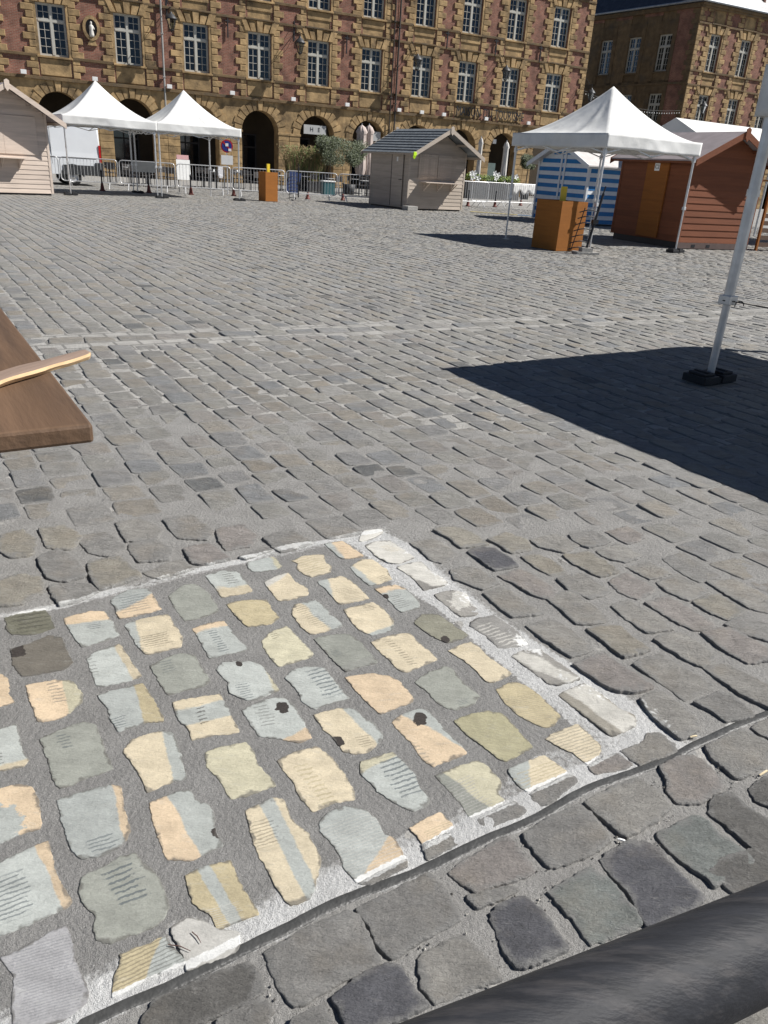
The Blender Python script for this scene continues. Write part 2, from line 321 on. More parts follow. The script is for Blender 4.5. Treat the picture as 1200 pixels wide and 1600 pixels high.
ST = [
 ('A', [(30,262),(130,225),(280,202),(320,260),(345,325),(230,365),(80,370),(40,335)], 'o', dict(h=(190,290,20,60,120,-20,5,'k',.6))),
 ('A', [(60,460),(130,435),(190,420),(300,370),(385,385),(420,470),(460,540),(400,590),(140,630),(80,560)], 'd', dict(dot=(110,470,50,'k'))),
 ('A', [(395,265),(560,220),(655,220),(700,280),(745,370),(640,410),(510,448),(460,380)], 'p', dict(s=(395,305,690,285,'l'), h=(590,315,10,22,45,-6,4,'s',.7))),
 ('A', [(690,150),(800,85),(930,80),(1010,210),(860,250),(745,270),(715,200)], 'p', dict(s=(960,110,740,225,'L'), h=(830,170,20,60,90,-18,8,'s',.55))),
 ('A', [(780,300),(900,265),(1050,240),(1140,380),(1130,445),(920,497),(850,430),(800,350)], 'b', dict(s=(850,280,870,420,'l'), h=(965,405,10,45,100,-20,7,'k',.6))),
 ('A', [(540,520),(600,470),(750,425),(810,520),(885,625),(800,660),(650,692),(600,680),(570,610)], 'l', dict(s=(820,640,720,430,'b'), h=(570,560,25,70,28,-6,7,'k',.5))),
 ('Z', [(470,480),(560,440),(610,450),(655,525),(640,545),(525,573),(495,530)], 'g', dict(h=(522,482,10,18,22,-6,5,'s',.55))),
 ('A', [(-60,620),(0,610),(55,640),(60,740),(90,790),(0,820),(-80,840)], 'p', {}),
 ('A', [(160,685),(330,650),(455,655),(515,740),(510,790),(420,870),(370,895),(235,915),(200,820)], 'p', dict(s=(440,880,385,655,'q'), h=(350,725,30,75,45,-8,8,'s',.6))),
 ('A', [(610,745),(750,705),(890,675),(960,770),(1025,880),(1020,912),(900,920),(740,975),(690,900),(665,830)], 'L', dict(s=(900,910,840,685,'t'), h=(745,915,20,35,50,-15,5,'s',.7))),
 ('A', [(-100,960),(0,955),(100,930),(140,1050),(145,1110),(185,1155),(150,1195),(0,1225),(-120,1250)], 'l', dict(s=(-50,1205,180,1140,'b'), h=(-5,1130,10,60,20,-4,6,'k',.6))),
 ('A', [(245,1020),(400,950),(520,910),(600,935),(650,1060),(705,1200),(690,1215),(500,1285),(370,1332),(325,1270),(300,1170),(270,1080)], 'g', dict(h=(400,1030,25,55,38,-8,6,'s',.7))),
 ('A', [(770,1100),(820,1020),(990,972),(1080,980),(1120,1080),(1170,1262),(1080,1290),(920,1358),(890,1280),(820,1180)], 'b', dict(s=(1075,1250,1010,985,'l'))),
 ('D', [(-100,230),(0,205),(110,180),(200,195),(240,280),(265,400),(250,460),(130,500),(0,560),(-120,600)], 'p', dict(dot=(0,440,160,'l'))),
 ('D', [(350,280),(520,225),(690,185),(760,200),(775,330),(820,480),(760,560),(640,630),(510,655),(440,590),(400,470)], 'L', dict(s=(775,545,705,190,'p'), h=(640,560,30,55,95,-30,5,'s',.7))),
 ('D', [(-100,720),(0,670),(210,570),(300,540),(330,620),(340,720),(385,800),(450,910),(430,950),(280,1020),(0,1130),(-120,1160)], 'l', dict(s=(395,960,215,560,'p'), h=(60,890,40,150,120,-45,11,'s',.75))),
 ('D', [(510,760),(620,715),(740,640),(850,615),(920,700),(1000,760),(1060,940),(1040,1020),(950,1080),(700,1180),(600,1165),(575,1100),(590,1000),(510,930),(490,860)], 'g', dict(h=(780,805,60,130,100,-40,8,'s',.9))),
 ('E', [(-190,700),(-60,645),(60,612),(110,680),(190,710),(215,770),(235,900),(285,965),(200,1005),(90,1060),(-70,1055),(-130,950)], 'p', dict(s=(140,1040,-70,650,'l'), dot=(245,885,42,'k'))),
 ('H', [(0,385),(100,345),(250,255),(415,178),(455,280),(480,420),(560,600),(550,670),(480,730),(370,790),(200,860),(80,800),(75,600),(80,500),(20,420)], 'v', dict(h=(290,520,60,260,210,-60,30,'s',.35))),
 ('H', [(750,370),(880,320),(1030,255),(1060,290),(1150,395),(1160,430),(960,500),(800,590),(705,635),(705,500),(740,440)], 't', dict(s=(880,600,1010,250,'l'), h=(900,450,50,160,260,-120,14,'k',.5))),
 ('I', [(85,450),(150,405),(220,410),(290,460),(400,470),(410,520),(380,570),(260,620),(160,650),(130,570),(90,500)], 'm', {}),
 ('I', [(145,205),(250,160),(360,132),(385,190),(420,270),(500,385),(430,405),(300,462),(270,400),(180,330)], 't', dict(st=(235,170,370,400,30,'l'), h=(330,400,20,60,90,-25,12,'w',.6))),
 ('E', [(410,745),(590,662),(660,685),(700,800),(800,890),(885,1040),(867,1160),(820,1293),(707,1340),(653,1307),(547,1120),(460,960),(440,860)], 'b', dict(st=(545,690,820,1250,48,'l'), h=(530,890,30,90,80,-25,9,'k',.5))),
 ('Z', [(540,595),(685,568),(715,620),(750,688),(670,700),(600,713),(588,680),(548,640)], 'b', dict(st=(550,650,690,615,26,'l'), h=(630,635,10,35,14,-4,6,'k',.8))),
 ('E', [(390,120),(500,65),(640,38),(720,90),(830,290),(760,325),(650,305),(500,285),(440,210)], 'l', dict(s=(640,310,810,210,'p'), dot=(645,105,42,'k'), h=(535,150,35,75,45,-8,8,'k',.5))),
 ('E', [(835,150),(990,108),(1100,110),(1150,165),(1220,195),(1275,285),(1190,385),(1100,395),(1020,375),(960,290),(900,240)], 'b', dict(s=(1210,310,1010,105,'l'), dot=(988,320,42,'k'), h=(1160,310,20,35,45,-10,5,'k',.5))),
 ('E', [(165,385),(230,350),(415,318),(470,380),(490,450),(610,590),(450,650),(320,680),(270,580),(170,480)], 'q', {}),
 ('E', [(610,435),(740,375),(860,345),(960,420),(1090,610),(1090,680),(970,705),(835,755),(730,640),(710,580),(650,500)], 'b', dict(h=(860,590,110,140,50,-14,11,'t',.8))),
 ('J', [(0,95),(60,45),(130,25),(210,45),(270,90),(300,160),(350,180),(410,290),(290,330),(170,385),(120,330),(60,220),(0,150)], 'L', dict(s=(265,260,330,150,'p'), h=(180,220,40,170,200,-75,22,'w',.45))),
 ('F', [(10,440),(80,420),(210,380),(270,430),(350,510),(380,590),(450,680),(440,705),(350,755),(320,745),(200,690),(100,610),(10,520)], 'l', dict(s=(260,380,10,520,'q'), h=(270,530,90,130,85,-30,10,'s',.85))),
 ('F', [(205,195),(290,140),(380,108),(440,130),(540,240),(680,380),(660,405),(500,460),(470,480),(400,430),(330,330),(270,270)], 'p', dict(s=(560,300,290,160,'l'), dot=(385,175,48,'k'), h=(410,410,70,90,30,-8,8,'u',.6))),
 ('F', [(590,190),(700,145),(800,125),(900,140),(960,200),(1090,350),(1060,375),(920,440),(870,420),(790,360),(680,280)], 'y', dict(h=(830,290,150,120,160,-30,30,'u',.35))),
 ('F', [(480,530),(620,470),(740,435),(800,460),(900,570),(870,640),(920,690),(740,780),(690,790),(640,720),(560,620)], 'q', dict(s=(520,500,830,740,'g'), h=(680,660,90,110,90,-40,14,'m',.7))),
 ('G', [(-110,970),(60,900),(125,878),(270,990),(20,1110),(-60,1060)], 'b', dict(s=(30,900,30,1080,'l'), h=(120,1000,20,70,150,-60,7,'t',.7))),
 ('F', [(320,855),(410,800),(510,758),(560,800),(600,850),(470,920),(400,960),(360,900)], 'p', dict(h=(500,880,15,45,90,-38,6,'t',.7))),
 ('F', [(400,960),(605,865),(690,910),(690,930),(440,1055),(410,1000)], 'n', {}),
 ('F', [(745,795),(970,695),(1050,745),(1000,790),(800,870)], 'N', {}),
 ('J', [(180,390),(400,278),(413,312),(240,400)], 'n', {}),
 ('B', [(340,240),(430,215),(510,200),(565,262),(480,290),(380,297),(350,270)], 'L', dict(s=(560,300,480,200,'q'))),
 ('B', [(80,320),(200,285),(290,300),(380,415),(280,440),(185,457),(140,390)], 'l', dict(s=(150,400,360,375,'b'), h=(235,335,25,40,40,-5,6,'k',.6))),
 ('B', [(620,225),(700,195),(820,185),(840,240),(875,260),(860,300),(740,330),(650,280),(665,245)], 'b', dict(h=(740,250,60,50,70,-20,9,'t',.8))),
 ('B', [(825,120),(940,100),(1070,190),(1060,205),(940,215),(880,170)], 'p', dict(s=(860,110,960,220,'l'), h=(930,160,30,30,50,-5,6,'k',.35))),
 ('B', [(450,360),(520,320),(600,298),(640,350),(725,400),(725,440),(640,468),(540,478),(500,430)], 'b', dict(s=(600,300,450,420,'w'))),
 ('B', [(780,355),(930,320),(1000,350),(1110,460),(930,500),(900,480),(830,400)], 'b', dict(s=(840,320,900,500,'l'), h=(990,430,50,40,60,-10,10,'k',.4))),
 ('C', [(-55,265),(20,215),(90,215),(180,280),(210,340),(120,375),(65,378),(-10,320)], 'b', dict(s=(-40,260,120,385,'l'), h=(160,340,20,25,30,-10,5,'k',.4))),
 ('B', [(210,495),(300,475),(470,468),(500,530),(545,580),(500,620),(350,642),(290,590)], 't', {}),
 ('B', [(0,650),(100,615),(200,600),(240,650),(290,720),(355,775),(310,795),(110,838),(70,770),(20,680)], 'p', dict(s=(0,675,230,625,'l'), h=(165,730,45,75,30,-6,11,'s',.8))),
 ('Z', [(525,265),(570,230),(610,225),(660,260),(685,310),(620,335),(575,340),(545,300)], 'g', {}),
 ('B', [(620,560),(640,500),(770,470),(850,530),(860,565),(890,575),(945,630),(830,670),(740,688),(690,650)], 'b', dict(s=(860,650,680,490,'l'), h=(740,570,90,75,40,-12,14,'k',.4))),
 ('B', [(430,730),(480,680),(590,630),(650,690),(760,800),(740,830),(550,890),(500,850),(450,780)], 'q', dict(h=(515,695,15,20,25,-8,4,'k',.6))),
 ('B', [(760,715),(850,690),(980,682),(1060,740),(1165,860),(1060,890),(960,920),(880,850)], 'G', dict(s=(1170,800,940,900,'g'), h=(900,805,15,20,30,-8,5,'s',.6))),
 ('B', [(150,905),(190,860),(360,855),(440,880),(500,970),(545,1035),(400,1095),(330,1095),(230,1050),(215,980)], 'l', dict(s=(520,1060,460,880,'q'), dot=(295,870,22,'k'), h=(330,1040,30,55,40,-8,8,'s',.7))),
 ('B', [(580,960),(620,910),(700,890),(830,895),(870,950),(985,1085),(900,1110),(770,1155),(690,1110),(650,1030)], 'l', dict(h=(830,985,75,90,60,-18,9,'s',.85))),
 ('C', [(-80,955),(70,930),(190,945),(260,980),(340,1080),(345,1110),(200,1160),(140,1185),(70,1130),(0,1060)], 'p', {}),
 ('C', [(-95,530),(0,505),(90,485),(150,520),(220,600),(215,660),(80,695),(-10,650)], 'b', dict(s=(50,685,220,625,'l'), h=(65,515,15,22,35,-6,5,'k',.6))),
 ('C', [(80,735),(200,690),(320,675),(370,730),(490,835),(480,855),(300,925),(240,900),(190,850)], 'b', dict(h=(265,800,95,90,25,-5,13,'k',.55))),
 ('C', [(350,985),(440,920),(540,885),(600,910),(650,980),(760,1070),(730,1120),(620,1160),(560,1155),(480,1110),(430,1050)], 'g', dict(h=(650,1110,8,18,40,-10,4,'s',.6))),
 ('C', [(100,400),(230,375),(300,400),(380,480),(380,520),(270,550),(190,480),(150,440)], 'p', dict(s=(130,440,320,400,'l'), dot=(165,455,26,'k'), h=(250,480,35,45,40,-10,8,'k',.5))),
 ('C', [(345,610),(400,560),(500,560),(610,640),(690,690),(660,710),(560,740),(480,710),(400,660)], 'z', dict(dot=(545,720,28,'k'))),
 ('C', [(560,790),(620,755),(700,730),(750,760),(830,840),(960,930),(850,990),(790,980),(720,900),(640,840)], 'b', dict(h=(630,780,25,20,40,-12,6,'t',.8))),
 ('G', [(-180,470),(-100,425),(-40,425),(0,440),(90,500),(180,590),(230,640),(180,700),(130,712),(60,690),(-60,620),(-140,540)], 't', dict(h=(30,590,70,90,110,-20,16,'u',.35))),
 ('C', [(40,130),(100,105),(200,100),(270,150),(350,210),(250,245),(190,240),(100,190)], 'w', dict(h=(200,150,50,20,30,-8,8,'b',.9))),
 ('C', [(240,270),(300,245),(390,235),(450,290),(530,340),(560,375),(410,410),(340,340)], 'w', dict(s=(250,290,510,400,'n'))),
 ('C', [(475,440),(590,410),(680,430),(700,490),(780,520),(740,560),(640,575),(550,510)], 'n', dict(dot=(640,470,72,'w'))),
 ('C', [(700,630),(730,590),(850,570),(960,640),(1060,745),(960,780),(870,770),(800,700)], 'N', dict(h=(870,690,110,70,50,-16,9,'w',.95))),
 ('G', [(-80,265),(0,225),(100,225),(340,400),(200,440),(150,435),(80,380)], 'n', dict(st=(90,320,260,405,34,'w'))),
 ('G', [(215,510),(290,470),(370,435),(440,470),(590,590),(670,630),(690,690),(540,765),(480,720),(350,620)], 'u', dict(st=(330,470,650,700,60,'w'))),
 ('G', [(130,780),(180,745),(330,690),(430,780),(480,830),(470,880),(390,940),(300,870),(190,820)], 'b', dict(h=(300,820,40,110,190,-60,12,'u',.6))),
 ('G', [(400,950),(500,880),(570,870),(660,930),(670,945),(600,980),(440,1000)], 'r', {}),
 ('G', [(600,855),(740,800),(760,745),(830,740),(930,810),(950,860),(720,945)], 'n', {}),
 ('G', [(720,540),(810,495),(880,510),(1000,600),(1090,680),(1080,730),(970,785),(860,710),(760,610)], 'n', {}),
 ('G', [(310,320),(430,260),(500,255),(640,350),(800,460),(700,495),(600,490),(510,460),(400,390)], 'r', {}),
 ('G', [(675,320),(760,280),(850,255),(950,310),(1180,450),(1000,540),(900,470)], 'n', {}),
 ('K', [(790,70),(920,15),(1000,30),(1120,130),(1090,150),(970,175),(900,130)], 'N', {}),
 ('G', [(30,1125),(250,1010),(310,1010),(320,1050),(250,1110),(180,1180),(100,1200)], 'N', {}),
 ('G', [(5,80),(150,35),(220,50),(430,220),(290,270),(200,220)], 'n', {}),
 ('G', [(390,100),(520,80),(600,90),(680,160),(780,230),(620,275),(500,190)], 'u', {}),
 ('G', [(805,165),(900,130),(1000,130),(1100,200),(1190,270),(1110,335),(1000,290)], 'n', {}),
 ('C', [(680,175),(760,145),(850,155),(950,215),(1000,265),(850,290),(790,255)], 'B', {}),
 ('C', [(325,120),(460,95),(540,130),(625,190),(520,243),(440,220),(380,160)], 'n', {}),
 ('C', [(575,290),(680,262),(760,280),(880,370),(770,410),(680,375),(600,345)], 'n', {}),
 ('C', [(470,40),(600,15),(700,50),(810,125),(640,150),(560,90)], 'u', {}),
 ('C', [(880,325),(1000,285),(1100,320),(1240,420),(1200,470),(1100,450),(1060,430),(960,370)], 'r', {}),
 ('C', [(785,440),(880,405),(960,430),(1060,510),(1150,560),(960,585),(880,530)], 'n', {}),
 ('C', [(810,100),(920,55),(1060,100),(1080,160),(950,180),(870,130)], 'u', {}),
 ('C', [(1015,205),(1130,190),(1250,250),(1300,300),(1200,320),(1100,270)], 'u', {}),
 ('C', [(0,100),(30,40),(150,25),(150,55),(90,90),(20,105)], 'w', {}),
 ('J', [(175,515),(300,455),(490,355),(540,370),(600,450),(650,570),(520,640),(340,745),(290,720),(230,600)], 'N', {}),
 ('J', [(600,345),(700,270),(850,180),(900,190),(960,270),(1000,340),(900,390),(800,410),(740,440),(650,390)], 'r', {}),
 ('J', [(680,455),(740,445),(880,405),(930,425),(860,470),(740,515),(710,490)], 'N', {}),
 ('K', [(-150,800),(0,700),(150,640),(200,670),(330,830),(180,930),(0,980),(-50,940)], 'N', {}),
 ('K', [(190,620),(350,530),(480,485),(540,530),(660,650),(540,750),(420,805),(360,780),(250,680)], 'n', {}),
 ('K', [(600,430),(700,370),(780,360),(850,400),(950,500),(940,560),(800,630),(700,620),(640,560),(640,500)], 'r', {}),
 ('K', [(850,310),(1040,220),(1200,290),(1210,360),(1180,420),(1040,485),(990,460),(880,370)], 'n', {}),
 ('K', [(1105,205),(1230,140),(1350,200),(1300,290),(1220,280)], 'n', {}),
 ('K', [(590,795),(700,740),(800,690),(850,710),(930,800),(1100,920),(1110,960),(1080,990),(900,1085),(850,1040),(720,950),(640,870)], 'V', {}),
 ('K', [(280,940),(400,850),(510,840),(620,900),(650,960),(840,1150),(820,1180),(700,1260),(520,1300),(430,1120),(340,1030)], 'B', dict(rough=1)),
 ('K', [(870,680),(900,590),(1000,565),(1080,640),(1200,720),(1350,850),(1250,990),(1180,950),(1080,850),(960,750)], 'x', dict(rough=1)),
 ('K', [(1090,545),(1200,470),(1300,520),(1400,620),(1250,660),(1130,610)], 'x', {}),
 ('L', [(515,395),(640,322),(720,370),(805,490),(645,552),(590,480)], 'V', {}),
 ('L', [(330,460),(400,420),(440,405),(530,490),(555,540),(575,570),(460,620),(420,630),(380,590)], 'B', dict(rough=1)),
 ('L', [(105,600),(220,530),(250,528),(300,580),(355,650),(360,665),(160,738),(120,680)], 'n', {}),
 ('J', [(60,930),(180,840),(300,780),(360,780),(430,880),(510,970),(330,1050),(150,1100),(100,1000)], 'B', dict(rough=1)),
 ('I', [(520,570),(700,470),(900,385),(950,400),(1060,620),(900,700),(720,800),(660,815),(600,750)], 'N', {}),
 ('I', [(0,800),(200,700),(440,610),(500,680),(510,760),(300,870),(0,990),(-60,900)], 'x', {}),
 ('I', [(300,890),(500,780),(560,850),(500,950),(330,1030)], 'N', {}),
 ('I', [(630,890),(790,820),(830,900),(780,960),(640,1010)], 'N', {}),
 ('L', [(880,600),(960,560),(1080,500),(1180,520),(1290,640),(1100,740),(960,760)], 'N', {}),
 ('L', [(640,760),(760,690),(820,660),(900,760),(960,860),(800,930),(700,880)], 'r', {}),
 ('L', [(1010,330),(1060,290),(1150,260),(1300,330),(1340,420),(1200,440),(1100,400)], 'x', {}),
 ('M', [(465, 90), (540, 72), (600, 105), (560, 125), (490, 110)], 'n', {}),
 ('M', [(585, 75), (650, 62), (700, 95), (640, 112), (600, 95)], 'N', {}),
 ('M', [(700, 65), (760, 50), (810, 80), (760, 100)], 'r', {}),
 ('M', [(670, 125), (730, 105), (800, 140), (750, 155), (700, 145)], 'n', {}),
 ('M', [(570, 140), (640, 128), (725, 185), (670, 200), (600, 165)], 'u', {}),
 ('M', [(765, 175), (830, 160), (890, 195), (830, 210)], 'n', {}),
 ('M', [(880, 150), (940, 135), (1040, 200), (980, 215), (920, 185)], 'N', {}),
 ('M', [(550, 215), (620, 200), (700, 250), (640, 270), (580, 245)], 'n', {}),
 ('M', [(710, 220), (760, 195), (840, 240), (790, 270), (740, 250)], 'r', {}),
 ('M', [(860, 225), (920, 205), (1010, 250), (950, 275), (890, 250)], 'n', {}),
 ('M', [(975, 285), (1040, 262), (1120, 310), (1070, 335), (1010, 310)], 'u', {}),
 ('M', [(1020, 225), (1100, 215), (1200, 270), (1190, 310), (1130, 295)], 'n', {}),
 ('M', [(830, 290), (890, 270), (1010, 340), (1020, 365), (960, 365), (890, 330)], 'r', {}),
 ('M', [(720, 300), (770, 285), (860, 335), (890, 365), (820, 375), (760, 335)], 'n', {}),
 ('M', [(510, 270), (590, 255), (690, 330), (660, 345), (600, 345), (560, 310)], 'n', {}),
 ('M', [(1075, 355), (1130, 330), (1240, 370), (1230, 410), (1130, 385)], 'N', {}),
 ('M', [(1005, 385), (1080, 370), (1190, 430), (1200, 460), (1130, 470), (1060, 430)], 'r', {}),
 ('M', [(1010, 495), (1080, 485), (1200, 550), (1220, 620), (1120, 575)], 'n', {}),
 ('Z', [(125, 150), (180, 125), (230, 150), (262, 197), (205, 215), (150, 205)], 'N', {}),
 ('Z', [(285, 165), (370, 150), (430, 195), (420, 210), (315, 240), (288, 200)], 'u', {}),
 ('Z', [(410, 105), (480, 90), (530, 120), (520, 150), (440, 155), (415, 130)], 'N', {}),
 ('Z', [(580, 120), (650, 105), (712, 148), (650, 163), (605, 160)], 'r', {}),
 ('Z', [(830, 85), (910, 60), (970, 98), (880, 125)], 'N', {}),
 ('Z', [(460, 190), (560, 155), (600, 180), (500, 208)], 'n', {}),
 ('Z', [(755, 140), (820, 112), (850, 120), (775, 148)], 'N', {}),
 ('Z', [(0, 225), (60, 205), (120, 215), (130, 250), (70, 285), (0, 290)], 'u', {}),
 ('Z', [(160, 240), (240, 225), (300, 232), (300, 252), (240, 280), (190, 290)], 'N', {}),
 ('Z', [(680, 60), (760, 45), (800, 80), (780, 105), (710, 115), (690, 90)], 'r', {}),
 ('Z', [(240, 80), (330, 70), (385, 110), (350, 140), (280, 125)], 'N', {}),
 ('Z', [(130, 60), (200, 50), (250, 80), (220, 115), (150, 110)], 'u', {}),
 ('Z', [(370, 40), (440, 25), (500, 55), (480, 85), (400, 90)], 'n', {}),
 ('Z', [(520, 30), (600, 15), (660, 60), (640, 85), (560, 80)], 'N', {}),
 ('Z', [(70, 60), (110, 90), (100, 130), (40, 140), (0, 120), (10, 75)], 'u', {}),
]
def resample(pts, N, jag, seed):
    """closed outline through pts, N points, slightly ragged like broken stone"""
    p = np.array(pts); nx = np.roll(p, -1, 0); pv = np.roll(p, 1, 0); nn = np.roll(p, -2, 0); out = []
    for i in range(len(p)):
        for t in np.linspace(0, 1, 12, endpoint=False):
            q = .5 * ((2 * p[i]) + (-pv[i] + nx[i]) * t + (2 * pv[i] - 5 * p[i] + 4 * nx[i] - nn[i]) * t * t + (-pv[i] + 3 * p[i] - 3 * nx[i] + nn[i]) * t ** 3)
            out.append(.25 * q + .75 * (p[i] * (1 - t) + nx[i] * t))
    o = np.array(out); d = np.r_[0, np.cumsum(np.hypot(*(np.roll(o, -1, 0) - o).T))]; o2 = np.vstack([o, o[:1]])
    s = np.linspace(0, d[-1], N, endpoint=False); q = np.c_[np.interp(s, d, o2[:, 0]), np.interp(s, d, o2[:, 1])]
    c = q.mean(0); v = q - c; r = np.hypot(*v.T)[:, None]
    k = jag * ((.6 * fbm(q[:, 0] * 34, q[:, 1] * 34, seed, 2) + .7 * fbm(q[:, 0] * 130, q[:, 1] * 130, seed + 9, 2)) * 2)[:, None]
    return c + v * (1 + k / r)
RINGS = np.array([1.0, 1.0, .985, .955, .90, .82, .72, .60, .46, .32, .17])
class Rings:
    """many stones in one mesh, each a set of rings around its centre"""
    def __init__(s): s.V = []; s.F = []; s.n = 0; s.A = {}
    def stone(s, out, rings, zf, attrs):
        N = len(out); c = out.mean(0); v = [c + (out - c) * r for r in rings]; X = np.vstack(v + [c[None]])
        R = np.r_[np.repeat(rings, N), 0]; idx = np.r_[np.repeat(np.arange(len(rings)), N), len(rings)]
        Zv = zf(X, R, idx); s.V.append(np.c_[X, Zv]); k = len(rings)
        for j in range(k - 1):
            a = s.n + j * N + np.arange(N); b = s.n + j * N + (np.arange(N) + 1) % N
            s.F.append(np.c_[a, b, b + N, a + N])
        a = s.n + (k - 1) * N + np.arange(N); b = s.n + (k - 1) * N + (np.arange(N) + 1) % N
        s.T = getattr(s, 'T', []); s.T.append(np.c_[a, b, np.full(N, s.n + k * N)])
        for nm, val in attrs(X, R).items(): s.A.setdefault(nm, []).append(val)
        s.n += len(X)
    def build(s, name, m):
        V = np.vstack(s.V); Q = np.vstack(s.F); T = np.vstack(s.T)
        me = bpy.data.meshes.new(name); fast_mesh(me, V, Q, T); me.materials.append(m)
        for nm, vals in s.A.items():
            a = np.concatenate(vals).astype(np.float32)
            if a.ndim == 2:
                at_ = me.attributes.new(nm, 'FLOAT_COLOR', 'POINT'); at_.data.foreach_set('color', np.c_[a, np.ones(len(a), np.float32)].ravel())
            else:
                at_ = me.attributes.new(nm, 'FLOAT', 'POINT'); at_.data.foreach_set('value', a)
        o = bpy.data.objects.new(name, me); COL.objects.link(o); return o
def fast_mesh(me, V, Q, T=None, smooth=True):
    V = np.asarray(V, np.float32); nq = len(Q); ntr = 0 if T is None else len(T)
    me.vertices.add(len(V)); me.vertices.foreach_set('co', V.ravel())
    loops = Q.ravel() if T is None else np.r_[Q.ravel(), T.ravel()]
    me.loops.add(len(loops)); me.loops.foreach_set('vertex_index', loops.astype(np.int32))
    me.polygons.add(nq + ntr); st = np.r_[np.arange(nq) * 4, nq * 4 + np.arange(ntr) * 3].astype(np.int32)
    me.polygons.foreach_set('loop_start', st)
    me.polygons.foreach_set('use_smooth', np.full(nq + ntr, smooth)); me.update(calc_edges=True); me.validate()

def px_of(X):
    q = np.c_[X, np.zeros(len(X))] - np.array([0, 0, CH]); c = q @ CR      # CR rows = world axes in the camera
    return np.c_[600 + FPX * c[:, 0] / c[:, 2], 800 + FPX * c[:, 1] / c[:, 2]]
TRACED = []; RG = Rings(); RU = Rings()
for si, (tl, poly, ck, op) in enumerate(ST):
    ox, oy, sc = TL[tl]
    wp = [at(ox + x / sc, oy + y / sc) for x, y in poly]; out = resample(wp, 120, .0052 if ck in 'bptlLgGodqwvzym' else .006, si); cen = out.mean(0)
    if ck in 'nNruxVB': out = cen + (out - cen) * (1.17 if tl in 'MZ' else 1.045)
    TRACED.append([tuple(cen + (q - cen) * 1.05) for q in out[::4]])
    painted = ck in 'bptlLgGodqwvzym' and ck != 'm'
    flat = painted or ck in 'm'
    inside = inpoly(cen[0], cen[1], DARK)
    h0 = (.0013 + .0008 * random.random()) if (flat and inside) else (.0015 + .0022 * random.random() if inpoly(cen[0], cen[1], PATCH) else .005 + .006 * random.random())
    tx, ty = random.uniform(-.02, .02), random.uniform(-.02, .02); amp = .0016 if flat else .007
    if op.get('rough'): amp = .014; h0 += .003
    if flat and inside: tx *= .3; ty *= .3
    def zf(X, R, idx, h0=h0, tx=tx, ty=ty, amp=amp, cen=cen, op=op, si=si, flat=flat):
        dz = (X[:, 0] - cen[0]) * tx + (X[:, 1] - cen[1]) * ty
        n = amp * fbm(X[:, 0] * 16 + si, X[:, 1] * 16, 3, 2) * (1 - .0 * R)
        if not flat: n = n + .004 * np.round(3 * fbm(X[:, 0] * 9, X[:, 1] * 9 + si, 8, 2)) / 3
        z = h0 + dz + n
        z = np.where(idx == 0, -.022, np.where(idx == 1, z - (.0009 if flat else .0045), np.where(idx == 2, z - (.0002 if flat else .0016), np.where(idx == 3, z - (.0003 if flat else .0008), z))))
        return z
    base = K(*PC[ck]) * (1.0 + RNG.uniform(-.05, .05)) * (1.13 if painted else 1.24)
    def attrs(X, R, op=op, ox=ox, oy=oy, sc=sc, base=base, painted=painted):
        q = (px_of(X) - np.array([ox, oy])) * sc; n = len(X); A = {}
        A['ca'] = np.tile(base, (n, 1)); A['cb'] = A['ca']; A['sp'] = np.full(n, -100.)
        if 's' in op:
            x0, y0, x1, y1, c2 = op['s']; d = np.hypot(x1 - x0, y1 - y0); s_ = ((x1 - x0) * (q[:, 1] - y0) - (y1 - y0) * (q[:, 0] - x0)) / d
            A['sp'] = s_ * 4 / sc; A['cb'] = np.tile(K(*PC[c2]), (n, 1))
        if 'st' in op:
            x0, y0, x1, y1, hw, c2 = op['st']; d = np.hypot(x1 - x0, y1 - y0); s_ = ((x1 - x0) * (q[:, 1] - y0) - (y1 - y0) * (q[:, 0] - x0)) / d
            A['sp'] = (hw - np.abs(s_)) * 4 / sc; A['cb'] = np.tile(K(*PC[c2]), (n, 1))
        A['hx'] = np.zeros(n); A['hy'] = np.zeros(n); A['hz'] = np.zeros(n); A['hc'] = np.zeros(n); A['hk'] = A['ca']
        if 'h' in op:
            cx, cy, rx, ry, bx, by, nb, hk, hc = op['h']; M2 = np.linalg.inv(np.array([[rx, bx], [ry, by]])); ab = (q - np.array([cx, cy])) @ M2.T
            A['hx'] = ab[:, 0] * nb / 2 + 20; A['hz'] = ab[:, 0]; A['hy'] = ab[:, 1]; A['hc'] = np.full(n, hc * .8); A['hk'] = np.tile(K(*PC[hk]), (n, 1))
        A['sd'] = np.full(n, 9.); A['sk'] = A['ca']
        if 'dot' in op:
            cx, cy, rr, c2 = op['dot']; A['sd'] = np.hypot(q[:, 0] - cx, (q[:, 1] - cy) * 1.15) / rr; A['sk'] = np.tile(K(*PC[c2]), (n, 1))
        A['ed'] = R; wq = whiteness(X[:, 0], X[:, 1]); dr_ = segdist(X[:, 0], X[:, 1], RIGHT_EDGE); A['wh'] = np.maximum(wq, np.clip(.52 - dr_ / .22, 0, .5) * (.5 + vnoise(X[:, 0] * 20, X[:, 1] * 20, 9))); return A
    (RG if painted or ck == 'm' or len(set(op) & {'s', 'st', 'h', 'dot'}) else RU).stone(out, RINGS, zf, attrs)
tag(RG.build('painted_paving', M_PAINTED), kind='structure'); tag(RU.build('paving_stones', M_STONE), kind='structure')

